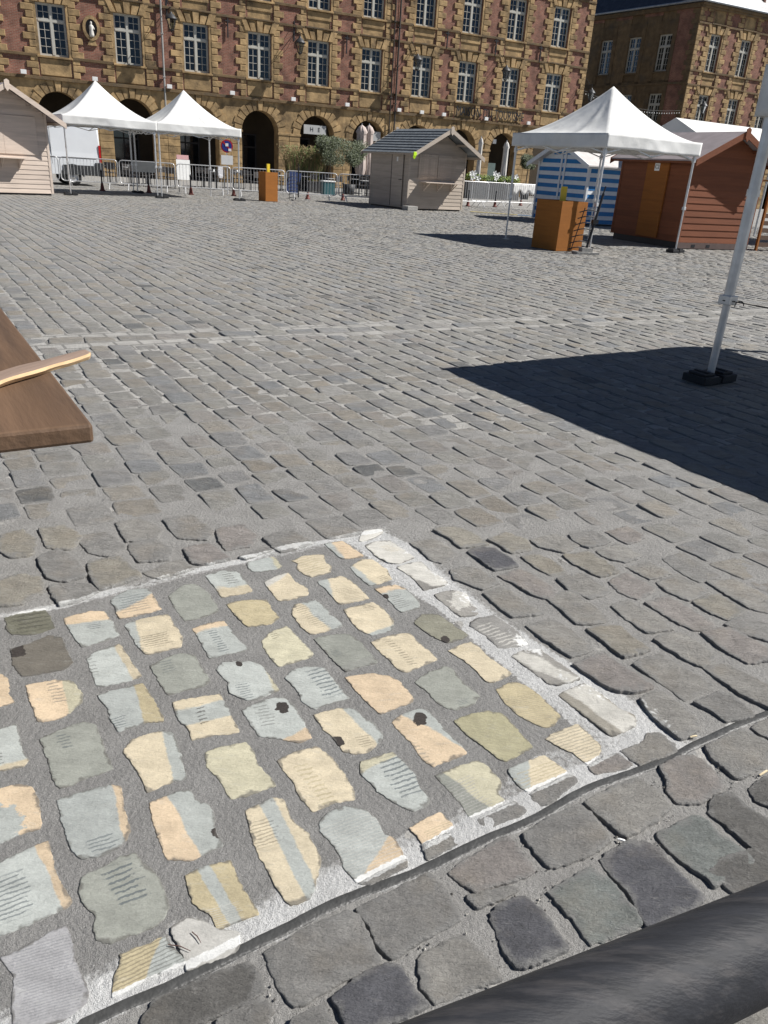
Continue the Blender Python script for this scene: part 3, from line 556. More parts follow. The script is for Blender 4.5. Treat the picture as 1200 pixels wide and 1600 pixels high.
# ---- all other stones, laid in courses
A1 = e(30.5); A2 = e(123.0)
STRIP_A = at(0, 532); STRIP_D = at(1200, 487) - STRIP_A; STRIP_L = np.hypot(*STRIP_D); STRIP_D = STRIP_D / STRIP_L; STRIP_N = np.array([-STRIP_D[1], STRIP_D[0]])
def side(p): return (p - STRIP_A) @ STRIP_N          # >0 beyond the header course
def visible(c, mx=2.4):
    """inside the wedge the place is seen in, with room for a step aside"""
    return (c[:, 1] > -.8) & (np.abs(c[:, 0] - .06 * c[:, 1]) < .50 * np.maximum(c[:, 1], 0) + mx)
def courses(s0, s1, t0, t1, region, wmul=1.0):
    Q = []; t = t0; i = 0
    Minv = None
    while t < t1:
        wd = (.158 + RNG.uniform(-.016, .018)) * wmul; n = int((s1 - s0) / .19) + 4
        ln = RNG.uniform(.155, .225, n) * wmul; gp = RNG.uniform(.010, .024, n); s = s0 + np.cumsum(ln + gp) - RNG.uniform(0, .2); a = s - ln; b = s
        g2 = RNG.uniform(.010, .022)
        def P2(ss, tt):
            tt = tt + .03 * (vnoise(ss * .45, tt * .4, 21) - .5) * 2 + .012 * (vnoise(ss * 3, tt * 3, 22) - .5)
            return ss[:, None] * A2 + tt[:, None] * A1
        T0 = np.full(n, t); T1 = np.full(n, t + wd)
        c = np.stack([P2(a, T0 + RNG.uniform(-.006, .008, n)), P2(a, T1 + RNG.uniform(-.008, .006, n)), P2(b, T1 + RNG.uniform(-.008, .006, n)), P2(b, T0 + RNG.uniform(-.006, .008, n))], 1)
        Q.append(c); t += wd + g2; i += 1
    Q = np.vstack(Q); c = Q.mean(1); return Q[visible(c) & region(Q, c)]
def near_region(Q, c):
    ok = np.ones(len(c), bool)
    for k in range(4): ok &= side(Q[:, k]) < -.228
    nr = np.hypot(c[:, 0], c[:, 1]) < 5.0
    patch = [tuple(p) for p in PATCH]
    # zone fully traced by hand, on both sides of the bitumen joint
    Z = [tuple(p) for p in pw([(592, 826), (700, 905), (850, 1010), (960, 1060), (1075, 1166), (1120, 1148), (1190, 1117), (1320, 1070), (1320, 1250), (1330, 1500), (1150, 1640), (500, 1720), (130, 1680), (-60, 1660), (-60, 1000), (0, 962), (240, 907), (592, 829)])]
    ok &= ~inpoly(np.where(nr, c[:, 0], 99.), c[:, 1], Z)
    for poly in TRACED:
        for k in range(5):
            q = c + (Q[:, k] - c) * .85 if k < 4 else c; ok &= ~inpoly(np.where(nr, q[:, 0], 99.), q[:, 1], poly)
    d = segdist(np.where(nr, c[:, 0], 99), c[:, 1], BITUMEN); ok &= d > .09
    
    return ok
QN = courses(-4.0, 17.0, -3.5, 14.5, near_region)
def far_region(Q, c):
    ok = np.ones(len(c), bool)
    for k in range(4): ok &= side(Q[:, k]) > .0
    return ok & (np.hypot(c[:, 0], c[:, 1]) < 40)
QF = courses(3.0, 43.0, -9.5, 33.0, far_region, 1.06)
# header course across the square
sx = -7.0; QS = []
while sx < 22:
    ln = random.uniform(.24, .33); a = STRIP_A + STRIP_D * sx; b = STRIP_A + STRIP_D * (sx + ln)
    sh = STRIP_D * random.uniform(-.03, .01)
    QS.append([a - STRIP_N * .20 + sh, b - STRIP_N * .20 + sh, b - STRIP_N * .015, a - STRIP_N * .015]); sx += ln + random.uniform(.012, .02)
QS = np.array(QS)
PAL = np.array([K(158, 156, 150), K(154, 152, 147), K(161, 156, 147), K(151, 150, 148), K(158, 154, 149), K(146, 147, 147), K(158, 156, 152), K(156, 150, 140)])
PW = np.array([.24, .2, .12, .14, .1, .07, .08, .05])
def lay(name, Q, N, rings, z0, ztilt, hr, wh=False, lowcol=1.0):
    if len(Q) == 0: return
    n = len(Q); c = Q.mean(1); th = 2 * np.pi * np.arange(N) / N + np.pi / N; ex = 2 / 7.5
    a = np.sign(np.cos(th)) * np.abs(np.cos(th)) ** ex; Q = Q + RNG.uniform(-.007, .007, Q.shape); b = np.sign(np.sin(th)) * np.abs(np.sin(th)) ** ex; mxx = np.maximum(np.abs(a), np.abs(b)).max(); a /= mxx; b /= mxx
    wgt = np.stack([(1 - a) * (1 - b), (1 + a) * (1 - b), (1 + a) * (1 + b), (1 - a) * (1 + b)], 1) / 4      # N,4
    O = np.einsum('nk,mkd->mnd', wgt, Q)
    jag = .014 * fbm(O[..., 0] * 22 + 5, O[..., 1] * 22, 31, 3) * 2
    v = O - c[:, None]; r = np.hypot(v[..., 0], v[..., 1])[..., None]; O = c[:, None] + v * (1 + jag[..., None] / r)
    k = len(rings); X = c[:, None, None] + (O[:, None] - c[:, None, None]) * np.array(rings)[None, :, None, None]
    X = X.reshape(n, k * N, 2); X = np.concatenate([X, c[:, None]], 1)
    h = RNG.uniform(*hr, n) * .8; tl = RNG.uniform(-ztilt, ztilt, (n, 2)) * .7 + np.array([-.030, .008]) ; idx = np.r_[np.repeat(np.arange(k), N), k]
    dx = X - c[:, None]; Z = h[:, None] + dx[..., 0] * tl[:, :1] + dx[..., 1] * tl[:, 1:]
    Z += .005 * fbm(X[..., 0] * 13 + 3, X[..., 1] * 13, 41, 3) + .006 * np.round(3 * fbm(X[..., 0] * 7, X[..., 1] * 9, 8, 2)) / 3
    drop = np.array([9, .0038, .001] + [0] * 20)[idx]; Z = np.where(idx == 0, -.024, Z - np.minimum(drop, 1) * (drop < 5)) + z0
    V = np.concatenate([X, Z[..., None]], 2); npt = k * N + 1; base = (np.arange(n) * npt)[:, None, None]
    j = np.arange(k - 1)[:, None]; i = np.arange(N)[None]; q = np.stack([j * N + i, j * N + (i + 1) % N, (j + 1) * N + (i + 1) % N, (j + 1) * N + i], -1).reshape(1, -1, 4)
    F = (q + base).reshape(-1, 4); i = np.arange(N); t_ = np.stack([(k - 1) * N + i, (k - 1) * N + (i + 1) % N, np.full(N, k * N)], -1)[None]; T = (t_ + base).reshape(-1, 3)
    me = bpy.data.meshes.new(name); fast_mesh(me, V.reshape(-1, 3), F, T); me.materials.append(M_STONE)
    pc = PAL[RNG.choice(len(PAL), n, p=PW)] * RNG.uniform(.9, 1.08, (n, 1)); dk = RNG.random(n) < .02; pc[dk] = K(122, 123, 122) * RNG.uniform(.8, 1.1, (dk.sum(), 1))
    edv = np.tile(np.r_[np.repeat(np.array(rings), N), 0.], n); at_ = me.attributes.new('ed', 'FLOAT', 'POINT'); at_.data.foreach_set('value', edv.astype(np.float32))
    colv = np.repeat(pc[:, None], npt, 1).reshape(-1, 3); at_ = me.attributes.new('ca', 'FLOAT_COLOR', 'POINT')
    at_.data.foreach_set('color', np.c_[colv, np.ones(len(colv))].astype(np.float32).ravel())
    if wh:
        at_ = me.attributes.new('wh', 'FLOAT', 'POINT'); x = X.reshape(-1, 2); m_ = np.hypot(x[:, 0], x[:, 1]) < 4.5; wv = np.zeros(len(x)); wv[m_] = whiteness(x[m_, 0], x[m_, 1]); at_.data.foreach_set('value', wv.astype(np.float32))
    o = bpy.data.objects.new(name, me); COL.objects.link(o); return tag(o, kind='structure')
dn = np.hypot(*QN.mean(1).T); df = np.hypot(*QF.mean(1).T)
R8 = [1, 1, .97, .9, .78, .6, .38, .18]; R5 = [1, 1, .94, .72, .4]; R3 = [1, 1, .85]
lay('paving_stones', QN[dn < 5.0], 36, R8, 0, .05, (-.001, .007), wh=True)
lay('paving_stones', QN[dn >= 5.0], 16, R5, 0, .05, (.0, .008))
lay('paving_stones', QF[df < 15], 14, R5, 0, .05, (.0, .008))
lay('paving_stones', QF[df >= 15], 8, R3, 0, .05, (.0, .008))
lay('header_course', QS, 24, R5, 0, .04, (.004, .012))

# ---- mortar bed near the camera (finely modelled) and the ground sheet
gx = np.arange(-2.6, 3.3, .0125); gy = np.arange(.2, 4.6, .0125); GX, GY = np.meshgrid(gx, gy); x = GX.ravel(); y = GY.ravel()
dkv = inpoly(x, y, DARK).astype(float); whv = whiteness(x, y, True)
dkd = np.clip(segdist(x, y, DARK + [DARK[0]]) / .05, 0, 1) * dkv; zz = (-.0008 + .006 * fbm(x * 9, y * 9, 51, 4)) * (1 - dkd) + (-.0006 + .0012 * fbm(x * 7, y * 7, 53, 3)) * dkd + .0012 * fbm(x * 60, y * 60, 52, 2)
n0, n1 = GX.shape; ii = np.arange((n0 - 1) * n1).reshape(n0 - 1, n1)[:, :-1].ravel(); Qm = np.c_[ii, ii + 1, ii + 1 + n1, ii + n1]
me = bpy.data.meshes.new('mortar_bed'); fast_mesh(me, np.c_[x, y, zz], Qm); me.materials.append(M_MORTAR)
for nm, v in (('dk', dkv), ('wh', whv)):
    at_ = me.attributes.new(nm, 'FLOAT', 'POINT'); at_.data.foreach_set('value', v.astype(np.float32))
o = bpy.data.objects.new('mortar_bed', me); COL.objects.link(o); tag(o, kind='structure')
M_GROUND = mat('ground', (.235, .225, .205), .95, var=.2, scale=8, bump=.6, bscale=60)
_t = M_GROUND.node_tree; _n = _t.nodes; _mp = _n.new('ShaderNodeMapping'); _mp.inputs['Rotation'].default_value = (0, 0, rad(-33)); _tc = _n.new('ShaderNodeTexCoord'); _t.links.new(_tc.outputs['Object'], _mp.inputs[0])
_br = _n.new('ShaderNodeTexBrick'); _br.inputs['Scale'].default_value = 1; _br.inputs['Brick Width'].default_value = .2; _br.inputs['Row Height'].default_value = .17; _br.inputs['Mortar Size'].default_value = .012
_br.inputs['Color1'].default_value = (.32, .31, .29, 1); _br.inputs['Color2'].default_value = (.27, .262, .245, 1); _br.inputs['Mortar'].default_value = (.17, .165, .155, 1); _t.links.new(_mp.outputs[0], _br.inputs['Vector'])
_br2 = _n['Principled BSDF']; _hs = [x for x in _n if x.type == 'HUE_SAT'][0]; _t.links.new(_br.outputs['Color'], _hs.inputs['Color'])
g = MB(); g.add([(-400, -400, -.0025), (400, -400, -.0025), (400, 400, -.0025), (-400, 400, -.0025)], [(0, 1, 2, 3)]); tag(g.build('ground', M_GROUND), kind='structure')

# ---- bitumen joint
def ribbon(path, hw, hgt, seed):
    P_ = []; p = np.array(path); d = np.r_[0, np.cumsum(np.hypot(*np.diff(p, axis=0).T))]; s = np.arange(0, d[-1], .008)
    c = np.c_[np.interp(s, d, p[:, 0]), np.interp(s, d, p[:, 1])]
    for _ in range(70): c[1:-1] = (c[:-2] + 2 * c[1:-1] + c[2:]) / 4
    t = np.gradient(c, axis=0); t /= np.hypot(*t.T)[:, None]; nrm = np.c_[-t[:, 1], t[:, 0]]
    k = np.linspace(-1, 1, 9); W = hw * (1 + .3 * fbm(s * 14, s * 0, seed, 3)); W2 = hw * (1 + .3 * fbm(s * 14, s * 0 + 9, seed, 3))
    X = []; 
    for kk in k:
        wd = np.where(kk < 0, W, W2) * kk; zz = hgt * (1 - kk * kk) + .002 * fbm(s * 30, s * 0 + kk * 2, seed + 1, 2) - .004 * (abs(kk) == 1); X.append(np.c_[c + nrm * wd[:, None], zz])
    V = np.stack(X, 1).reshape(-1, 3); n = len(s); i = (np.arange(n - 1)[:, None] * 9 + np.arange(8)[None]).ravel(); return V, np.c_[i, i + 9, i + 10, i + 1]
V, Q = ribbon(BITUMEN, .0155, .0022, 61); me = bpy.data.meshes.new('bitumen_joint'); fast_mesh(me, V, Q)
me.materials.append(mat('bitumen', (.06, .06, .058), .42, var=.25, scale=30, bump=.2, bscale=120, spec=.4))
o = bpy.data.objects.new('bitumen_joint', me); COL.objects.link(o); tag(o, kind='structure')

# ================================================================== BUILDINGS
def brick_material():
    m = bpy.data.materials.new('old_brick'); m.use_nodes = True; t = m.node_tree; n = t.nodes; L = t.links; b = n['Principled BSDF']; b.inputs['Roughness'].default_value = .9
    tc = n.new('ShaderNodeTexCoord'); sx = n.new('ShaderNodeSeparateXYZ'); L.new(tc.outputs['Object'], sx.inputs[0]); cx = n.new('ShaderNodeCombineXYZ')
    ad = n.new('ShaderNodeMath'); ad.operation = 'ADD'; L.new(sx.outputs[0], ad.inputs[0]); L.new(sx.outputs[1], ad.inputs[1]); L.new(ad.outputs[0], cx.inputs[0]); L.new(sx.outputs[2], cx.inputs[1])
    br = n.new('ShaderNodeTexBrick'); br.inputs['Scale'].default_value = 1; br.inputs['Brick Width'].default_value = .22; br.inputs['Row Height'].default_value = .072; br.inputs['Mortar Size'].default_value = .009; br.inputs['Bias'].default_value = -.1
    br.inputs['Color1'].default_value = (.20, .075, .048, 1); br.inputs['Color2'].default_value = (.27, .112, .075, 1); br.inputs['Mortar'].default_value = (.27, .20, .15, 1); L.new(cx.outputs[0], br.inputs['Vector'])
    no = n.new('ShaderNodeTexNoise'); no.inputs['Scale'].default_value = 1.7; no.inputs['Detail'].default_value = 8; L.new(tc.outputs['Object'], no.inputs['Vector'])
    mr = n.new('ShaderNodeMapRange'); mr.inputs['From Min'].default_value = .3; mr.inputs['From Max'].default_value = .7; mr.inputs['To Min'].default_value = .55; mr.inputs['To Max'].default_value = 1.35; L.new(no.outputs['Fac'], mr.inputs[0])
    hs = n.new('ShaderNodeHueSaturation'); L.new(br.outputs['Color'], hs.inputs['Color']); L.new(mr.outputs[0], hs.inputs['Value']); L.new(hs.outputs[0], b.inputs['Base Color'])
    bu = n.new('ShaderNodeBump'); bu.inputs['Strength'].default_value = .8; bu.inputs['Distance'].default_value = .02; bu.invert = True; L.new(br.outputs['Fac'], bu.inputs['Height']); L.new(bu.outputs[0], b.inputs['Normal'])
    return m
M_BRICK = brick_material()
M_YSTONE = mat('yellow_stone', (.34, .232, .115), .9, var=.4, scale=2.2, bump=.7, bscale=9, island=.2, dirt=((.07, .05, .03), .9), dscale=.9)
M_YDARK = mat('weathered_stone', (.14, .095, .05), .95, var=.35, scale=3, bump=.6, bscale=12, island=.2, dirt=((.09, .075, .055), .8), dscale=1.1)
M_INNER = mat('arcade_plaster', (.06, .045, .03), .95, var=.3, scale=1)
M_FRAME = mat('window_frame_paint', (.44, .43, .38), .6, var=.1, scale=4)
M_GLASS = mat('window_glass', (.012, .014, .018), .06, var=.2, scale=.7, spec=.9)
M_CURTAIN = mat('curtain_cloth', (.20, .21, .23), .8, var=.3, scale=5, stretch=(6, 1, .4))
M_SLATE = mat('slate_roof', (.035, .042, .058), .45, var=.35, scale=5, bump=.5, bscale=25, dirt=((.09, .10, .12), .5), dscale=2)
M_ZINC = mat('zinc_metal', (.30, .32, .34), .45, metal=.4, var=.2, scale=4)
M_IRON = mat('black_iron', (.022, .022, .025), .5, var=.3, scale=10)
M_PIPE = mat('downpipe_zinc', (.36, .35, .33), .5, metal=.3, var=.2, scale=3)
M_DARKPIPE = mat('downpipe_dark', (.055, .045, .038), .6, var=.2, scale=3)
M_DOORWOOD = mat('dark_shopfront', (.035, .03, .028), .5, var=.3, scale=2)
M_WHITE = mat('white_paint', (.78, .78, .76), .5, var=.06, scale=5)
FANG = 28.5
def arch_stone(W, H, extra=None): pass

def window_mesh(wd, h, curtains):
    """mullion, transom, casements with small panes; origin at the bottom centre, glass set 3 cm back"""
    f = MB(); hw = wd / 2; zt = h * .68
    f.box(-hw, hw, 0, .07, 0, .07); f.box(-hw, hw, 0, .07, h - .07, h); f.box(-hw, -hw + .07, .001, .069, .07, h - .07); f.box(hw - .07, hw, .001, .069, .07, h - .07)
    f.box(-.06, .06, -.02, .071, .07, h - .07); f.box(-hw + .07, -.06, -.018, .069, zt - .055, zt + .055); f.box(.06, hw - .07, -.018, .069, zt - .055, zt + .055)
    for s in (-1, 1):
        xa, xb = (.06, hw - .07) if s > 0 else (-hw + .07, -.06)
        xm = (xa + xb) / 2
        for za, zb, k in ((.07, zt - .055, 4), (zt + .055, h - .07, 2)):
            f.box(xa, xa + .035, .01, .05, za, zb); f.box(xb - .035, xb, .01, .05, za, zb); f.box(xa + .035, xb - .035, .011, .049, za, za + .04); f.box(xa + .035, xb - .035, .011, .049, zb - .035, zb)
            f.box(xm - .013, xm + .013, .012, .045, za + .04, zb - .035)
            for j in range(1, k):
                z = za + (zb - za) * j / k; f.box(xa + .035, xm - .013, .013, .044, z - .012, z + .012); f.box(xm + .013, xb - .035, .013, .044, z - .012, z + .012)
    gl = MB(); gl.box(-hw + .03, hw - .03, .05, .06, .03, h - .03)
    cu = None
    if curtains:
        cu = MB()
        for s in curtains:
            xs = np.linspace(.1, hw - .08, 15); pts = [(s * x, .16 + .02 * math.sin(i * 2.1)) for i, x in enumerate(xs)]
            for i in range(len(pts) - 1):
                (xa, ya), (xb, yb) = pts[i], pts[i + 1]; cu.add([(xa, ya, .05), (xb, yb, .05), (xb, yb, h - .05), (xa, ya, h - .05)], [(0, 1, 2, 3)])
    return f, gl, cu
_WC = {}
def add_window(parent, x, z, wd, h, y=.2, kind=0, name='window'):
    key = (wd, h, kind)
    if key not in _WC:
        f, gl, cu = window_mesh(wd, h, {0: None, 1: (1,), 2: (-1, 1)}[kind])
        fo = f.build(name, M_FRAME, parent); go = gl.build('glass', M_GLASS_T, fo)
        if cu: cu.build('curtain', M_CURTAIN, fo)
        _WC[key] = fo
    else:
        fo = copy_tree(_WC[key], parent)
    fo.location = (x, y, z); return fo
def glass_t():
    m = bpy.data.materials.new('pane_glass'); m.use_nodes = True; n = m.node_tree.nodes; L = m.node_tree.links; n.remove(n['Principled BSDF'])
    g = n.new('ShaderNodeBsdfGlossy'); g.inputs['Roughness'].default_value = .03; g.inputs['Color'].default_value = (.9, .95, 1, 1); t = n.new('ShaderNodeBsdfTransparent'); t.inputs[0].default_value = (.45, .5, .52, 1)
    fr = n.new('ShaderNodeFresnel'); fr.inputs[0].default_value = 1.5; mx = n.new('ShaderNodeMixShader'); L.new(fr.outputs[0], mx.inputs[0]); L.new(t.outputs[0], mx.inputs[1]); L.new(g.outputs[0], mx.inputs[2]); L.new(mx.outputs[0], n['Material Output'].inputs[0])
    return m
M_GLASS_T = glass_t()

def facade(root, u0, u1, wins, floors, ztop, arch=True, spring=2.95, ra=1.16, band=4.62, dark=False, quoin_ends=(True, True), seed=1, arch_skip=(), win_kinds=None, hw=.72, wname='window'):
    """front in the local x-z plane, street side is -y.  floors: list of (sill, head)"""
    rnd = random.Random(seed); T = .5
    wall = MB(); st = MB(); dkt = MB(); VS = M_YDARK if dark else M_YSTONE
    # ground storey with arches
    if arch:
        for i, c in enumerate(wins):
            xa = u0 if i == 0 else (wins[i - 1] + c) / 2; xb = u1 if i == len(wins) - 1 else (c + wins[i + 1]) / 2
            N = 20; pts = [(c - ra * math.cos(math.pi * k / N), spring + ra * math.sin(math.pi * k / N)) for k in range(N + 1)]
            for (y, fl) in ((0, False), (T + .25, True)):
                for k in range(N):
                    (x1, z1), (x2, z2) = pts[k], pts[k + 1]; q = [(x1, y, z1), (x2, y, z2), (x2, y, band), (x1, y, band)]; st.add(q, [(3, 2, 1, 0) if fl else (0, 1, 2, 3)])
            for k in range(N):
                (x1, z1), (x2, z2) = pts[k], pts[k + 1]; st.add([(x1, 0, z1), (x1, T + .25, z1), (x2, T + .25, z2), (x2, 0, z2)], [(0, 1, 2, 3)])
            st.box(xa, c - ra, 0, T + .25, 0, band); st.box(c + ra, xb, 0, T + .25, 0, band)
            # voussoirs
            nv = 13
            for k in range(nv):
                a0 = math.pi * k / nv + .022; a1 = math.pi * (k + 1) / nv - .022; key = k == nv // 2; ro = min(1.62, 3) if not key else 1.72; yy = -.05 if not key else -.10
                def pp(a, r_): return (c - r_ * math.cos(a), spring + r_ * math.sin(a))
                R_ = ro + (.10 if k % 2 else 0)
                st.prism([pp(a0, ra + .005), pp(a0, R_), pp(a1, R_), pp(a1, ra + .005)], yy, .02)
            # rusticated piers either side
            z = .02; k = 0
            while z < spring - .1:
                hh = .36; 
                for xs, xe in ((xa + .01, c - ra - .004), (c + ra + .004, xb - .01)):
                    if xe - xs > .2: st.cbox(xs, xe, -.045 - rnd.uniform(0, .012), .02, z + .012, min(z + hh, spring) - .012)
                z += hh; k += 1
            st.cbox(xa, c - ra + .05, -.09, .02, spring - .10, spring + .03); st.cbox(c + ra - .05, xb, -.09, .02, spring - .10, spring + .03)
    else:
        st.box(u0, u1, 0, T, 0, band)
    # upper storeys
    zlist = [band] + [v for f in floors for v in f] + [ztop]
    edges = [u0] + [v for c in wins for v in (c - hw, c + hw)] + [u1]
    for i in range(0, len(edges), 2): wall.box(edges[i], edges[i + 1], 0.002, T, band, ztop)
    for c in wins:
        lo = band
        for (za, zb) in floors:
            st.box(c - hw, c + hw, .03, T - .002, lo, za); lo = zb
        st.box(c - hw, c + hw, .03, T - .002, lo, ztop)
    for fi, (za, zb) in enumerate(floors):
        for c in wins:
            for s in (-1, 1):   # architrave
                x0, x1 = sorted((c + s * hw, c + s * (hw + .13))); st.box(x0 + .001, x1, -.045, .0, za, zb)
            st.cbox(c - hw - .16, c + hw + .16, -.13, .1, za - .10, za - .005); 
            st.cbox(c - hw - .05, c + hw + .05, -.02, .05, (band + .22) if fi == 0 else floors[fi - 1][1] + 1.05, za - .13)
            # flat arch of five flared blocks
            for k in (-2, -1, 0, 1, 2):
                w0 = .145; xm = c + k * .36; fl = k * .13; top = zb + (.56 if k % 2 == 0 else .44); 
                st.prism([(xm - w0, zb + .005), (xm + w0, zb + .005), (xm + w0 + fl * 1.15 + .03, top), (xm - w0 + fl * .85 - .03, top)], -.10 if k % 2 == 0 else -.06, .02)
            # interior box behind the panes
        # bands
        (dkt if fi % 2 == 0 else st).box(u0, u1, -.02, .003, za - .10, za - .02) if False else None
    # string courses between window surrounds
    for i in range(len(wins) + 1):
        xa = u0 if i == 0 else wins[i - 1] + hw + .17; xb = u1 if i == len(wins) else wins[i] - hw - .17
        if xb - xa < .1: continue
        for fi, (za, zb) in enumerate(floors):
            dkt.cbox(xa, xb, -.09, .05, za - .09, za + .05); dkt.cbox(xa, xb, -.10, .05, zb + .50, zb + .63)
    for fi, (za, zb) in enumerate(floors):
        for c in wins: dkt.cbox(c - hw - .17, c + hw + .17, -.125, .03, zb + .57, zb + .66)
    dkt.cbox(u0 - .05, u1 + .05, -.16, .05, band - .02, band + .14)
    # toothed quoins up both sides of every window, and at the ends
    z = band + .16; k = 0
    cols = [(c, s, hw + .131) for c in wins for s in (-1, 1)]
    while z < ztop - .2:
        hh = .325
        for c, s, off in cols:
            skip = False
            wd = (.60 if k % 2 else .36) + rnd.uniform(-.03, .03)
            x0 = c + s * off; x1 = c + s * (off + wd); x0, x1 = min(x0, x1), max(x0, x1)
            if any(za - .12 < z + hh / 2 < za + .08 for za, zb in floors) or any(zb + .46 < z + hh / 2 < zb + .66 for za, zb in floors): skip = True
            if not skip: st.cbox(x0, x1, -.055 - rnd.uniform(0, .015), .02, z + .014, z + hh - .014, .02)
        for s, ex, on in ((1, u0, quoin_ends[0]), (-1, u1, quoin_ends[1])):
            if on:
                wd = (.62 if k % 2 else .38); x0, x1 = sorted((ex + s * .002, ex + s * wd)); st.cbox(x0, x1, -.06, .02, z + .010, z + hh - .010, .016)
        z += hh; k += 1
    # cornice
    dkt.cbox(u0 - .1, u1 + .1, -.22, .1, ztop - .28, ztop - .14); dkt.cbox(u0 - .15, u1 + .15, -.36, .1, ztop - .14, ztop + .02)
    wall.build('wall', M_BRICK if not dark else M_BRICK, root)
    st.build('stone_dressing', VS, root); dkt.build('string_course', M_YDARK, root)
    nwin = 0
    for c in wins:
        for fi, (za, zb) in enumerate(floors):
            kd = 0 if win_kinds is None else win_kinds[nwin % len(win_kinds)]
            add_window(root, c, za, 2 * hw - .01, zb - za, .16, kd, wname); nwin += 1

def building(name, label, u0, u1, wins, org, ang, ztop, depth=9.0, dormers=(), seed=1, win_kinds=None, arch=True, back=True, dark=False, floors=((5.74, 8.14), (9.72, 12.12)), quoin_ends=(True, True), ridge=4.6, dress=None):
    root = thing(name, label, 'building', (*org, 0), rad(ang))
    facade(root, u0, u1, wins, floors, ztop, arch=arch, seed=seed, win_kinds=win_kinds, dark=dark, quoin_ends=quoin_ends)
    b = MB(); D = depth                                     # shell: side, back, floors, so windows look into rooms
    b.box(u0, u0 + .4, .51, D, 4.62, ztop); b.box(u1 - .4, u1, .51, D, 4.62, ztop); b.box(u0, u1, D, D + .4, 0, ztop)
    for z in (4.45, 8.75, ztop - .3): b.box(u0 + .41, u1 - .41, .52, D - .01, z, z + .15)
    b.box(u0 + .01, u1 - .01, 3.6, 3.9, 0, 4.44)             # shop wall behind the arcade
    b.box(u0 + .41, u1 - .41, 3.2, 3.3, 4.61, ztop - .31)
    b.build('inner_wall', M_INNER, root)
    r = MB(); ym = D / 2; zr = ztop + ridge
    r.prism_y = None
    for (x0, x1) in ((u0 - .1, u1 + .1),):
        i = 2.2
        vs = [(x0, -.4, ztop + .03), (x1, -.4, ztop + .03), (x1, D + .5, ztop + .03), (x0, D + .5, ztop + .03), (x0 + i, ym - .6, zr), (x1 - i, ym - .6, zr), (x1 - i, ym + .6, zr), (x0 + i, ym + .6, zr)]
        r.add(vs, [(0, 1, 5, 4), (1, 2, 6, 5), (2, 3, 7, 6), (3, 0, 4, 7), (4, 5, 6, 7), (3, 2, 1, 0)])
    ro = r.build('roof', M_SLATE, root)
    gt = MB(); gt.tube((u0 - .1, -.46, ztop + .07), (u1 + .1, -.46, ztop + .07), .07, 8); gt.build('gutter', M_ZINC, ro)
    for dx in dormers:
        d = MB(); z0 = ztop + .4; d.box(dx - .75, dx - .5, .1, 1.6, z0, z0 + 1.7); d.box(dx + .5, dx + .75, .1, 1.6, z0, z0 + 1.7); d.box(dx - .5, dx + .5, .1, 1.6, z0 + 1.5, z0 + 1.7); d.box(dx - .5, dx + .5, .1, 1.6, z0, z0 + .2)
        d.prism([(dx - .95, z0 + 1.7), (dx + .95, z0 + 1.7), (dx, z0 + 2.35)], -.05, 2.2, 1)
        do = d.build('dormer', [M_BRICK, M_SLATE], root)
        wv = add_window(do, dx, z0 + .2, 1.0, 1.3, .25, 0, 'window')
    return root
FE = e(FANG); FN = np.array([-FE[1], FE[0]]); FORG = FN * 50.0         # facade line 50 m in front
winsA = [1.8, 5.55, 9.40, 13.13, 16.87, 20.60, 24.20]; winsB = [27.85, 31.32, 34.85, 38.56]
winsA2 = [-1.9] + winsA
bA = building('arcaded_building', 'long red brick and yellow stone arcaded house behind the white twin tents', -4.0, 25.85, winsA2, FORG, FANG, 13.3, seed=3, win_kinds=[0, 0, 0, 0, 0, 0, 0, 0, 1, 0, 2, 0, 1, 2, 1, 1], quoin_ends=(False, False))
bB = building('arcaded_building', 'red brick arcaded house with wall lettering, between the grey downpipe and the side street', 25.9, 41.3, winsB, FORG, FANG, 13.6, seed=8, win_kinds=[1, 0, 2, 2, 0, 0, 1], dormers=(29.6, 33.1, 36.7), quoin_ends=(False, True))
# corner house on the right, a street further on
cu = 51.3
orgR = FORG + FE * cu
bR = thing('corner_house', 'brick and stone corner house with slate roof across the side street at the right', 'building', (*orgR, 0), rad(FANG))
flR = ((5.70, 8.10), (9.66, 12.2))
facade(bR, 0, 15.5, [2.15, 5.55, 9.1, 12.7], flR, 14.0, arch=True, seed=5, win_kinds=[1, 2, 2, 1, 2], hw=.62, quoin_ends=(True, True))
# shaded street side: same storeys, its own local frame inside the same house
def side_face(parent, ang, L):
    side = bpy.data.objects.new('side_front', None); COL.objects.link(side); side.parent = parent
    return side
sw = MB(); stt = MB(); sd_ang = 98.0                                        # local direction of the street side, seen from the corner
dv = Vector((math.cos(rad(sd_ang)), math.sin(rad(sd_ang)), 0)); nv = Vector((-dv.y, dv.x, 0))   # nv points to the street
def SB(mb, s0, s1, o0, o1, z0, z1, m=0):
    P0 = dv * s0 + nv * o0; c = [dv * s + nv * o for s, o in ((s0, o0), (s1, o0), (s1, o1), (s0, o1))]
    mb.add([(p.x, p.y, z0) for p in c] + [(p.x, p.y, z1) for p in c], [(0, 3, 2, 1), (4, 5, 6, 7), (0, 1, 5, 4), (1, 2, 6, 5), (2, 3, 7, 6), (3, 0, 4, 7)], m)
swn = [2.75, 5.7, 8.6]; Ls = 15.0; hw = .62
ed = [.0] + [v for c in swn for v in (c - hw, c + hw)] + [Ls]
